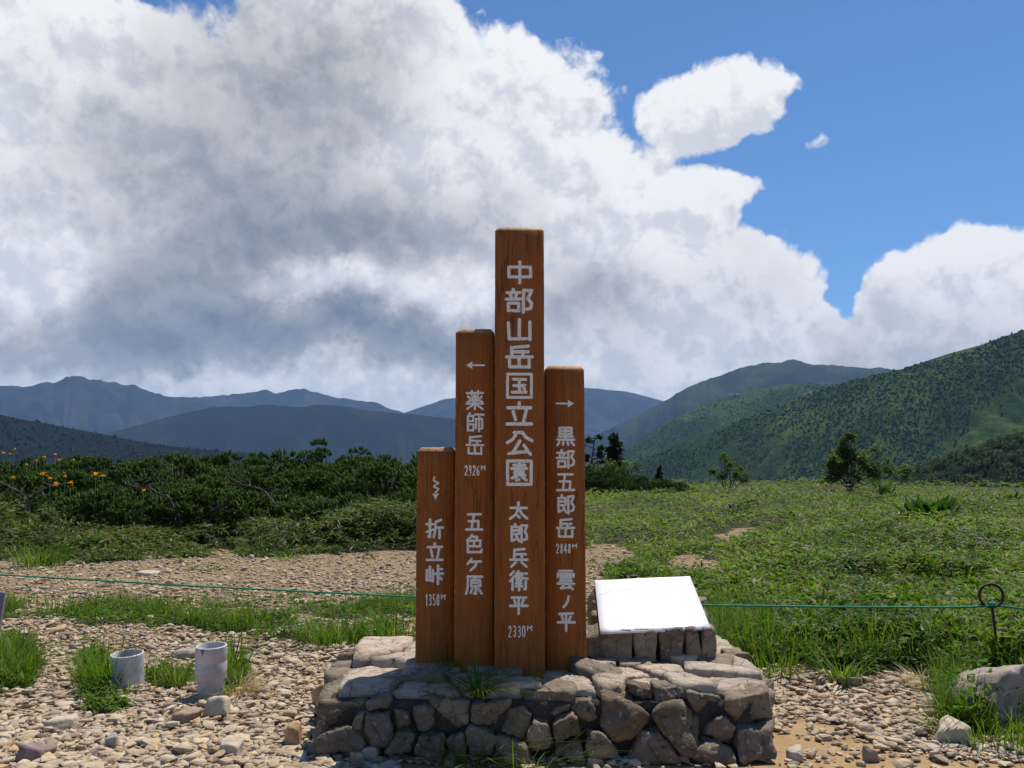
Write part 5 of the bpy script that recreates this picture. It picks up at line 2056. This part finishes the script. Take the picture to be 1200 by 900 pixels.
conifer('dense dark spruce with a pointed top right of the posts', 720, 560, 508, 36, 62, 5)
conifer('thin ragged pine half hidden by the rightmost post', 690, 562, 511, 32, 60, 6, .5, .5)
conifer('tiny young spruce right of the dense dark one', 773, 562, 545, 14, 66, 8)


def broad_tree(label, px, pybase, pytop, wpx, d, seed, clumps, leaf=.11):
    r = np.random.default_rng(seed)
    b, tp = P(px, pybase, d), P(px, pytop, d)
    b[2] = min(b[2], gz(b[0], b[1]))
    t = thing('broadleaf_tree', label, 'tree', b, 0, 'small broadleaf trees at the meadow end')
    lim = MB()
    pos = []
    for (qx, qy, qr, n) in clumps:
        c = P(qx, qy, d) - b + np.array([0, r.normal(0, .35), 0])
        rad = qr * d / F
        s = np.array([r.normal(0, .06), r.normal(0, .06), 0])
        m_ = (s + c) * .5 + np.array([r.normal(0, .12), r.normal(0, .12), .1])
        u = np.linspace(0, 1, 7)[:, None]
        pts = (1 - u) ** 2 * s + 2 * u * (1 - u) * m_ + u * u * c
        v, f = tube(pts, np.linspace(.045, .014, 7), 6)
        lim.add(v, f)
        for _ in range(5):
            e = c + r.normal(0, rad * .5, 3)
            v, f = tube([pts[4], (pts[4] + e) / 2 + r.normal(0, .03, 3), e], [.016, .011, .006], 4)
            lim.add(v, f)
        k = 7
        sub = c + r.normal(0, 1, (k, 3)) * rad * .48
        for q in sub:
            pos.append(q + r.normal(0, 1, (n // k, 3)) * rad * .24)
    lim.build('trunk', M['bark'], t, True)
    pos = np.concatenate(pos)
    pos = np.concatenate([pos, pos + r.normal(0, .09, pos.shape)])
    n = len(pos)
    V, Fc = leaf_batch(pos, r.uniform(0, 6.28, n), r.normal(.1, .5, n), r.normal(0, .7, n), r.uniform(.7, 1.3, n) * leaf, r.uniform(.4, .6, n) * leaf, .15, .15)
    mesh('crown', V, Fc, M['tree_leaf'], t)


broad_tree('bushy broadleaf tree on the mound at the meadow end', 995, 566, 508, 70, 50, 14,
           [(997, 513, 7, 150), (990, 524, 9, 220), (999, 531, 9, 220), (975, 539, 9, 220), (986, 548, 14, 420), (1003, 547, 14, 420), (1018, 551, 10, 240), (976, 556, 9, 200), (1028, 527, 5, 60), (1040, 548, 9, 160), (1055, 553, 10, 160)], .20)
broad_tree('sparse broadleaf sapling at the meadow end left of the bushy tree', 852, 570, 535, 45, 56, 15,
           [(847, 536, 5, 90), (855, 546, 5, 90), (838, 554, 5, 80), (846, 557, 7, 130), (861, 558, 6, 100), (869, 547, 4, 50), (873, 560, 6, 80)], .19)
broad_tree('light green bush growing under the dense dark spruce', 722, 572, 545, 40, 58, 16,
           [(700, 552, 9, 160), (715, 549, 9, 200), (728, 551, 9, 200), (745, 546, 5, 70)], .18)
for i, (px, w, h) in enumerate(((700, 2.6, 1.3), (728, 3.0, 1.25), (757, 3.0, 1.0), (785, 2.6, .7))):
    pine_shrub('low dark creeping pine at the foot of the spruce', (px - 600) / F * 56, 56 + rng.uniform(-1, 1), w * 1.2, 2.8, h + .3, 3000 + i)
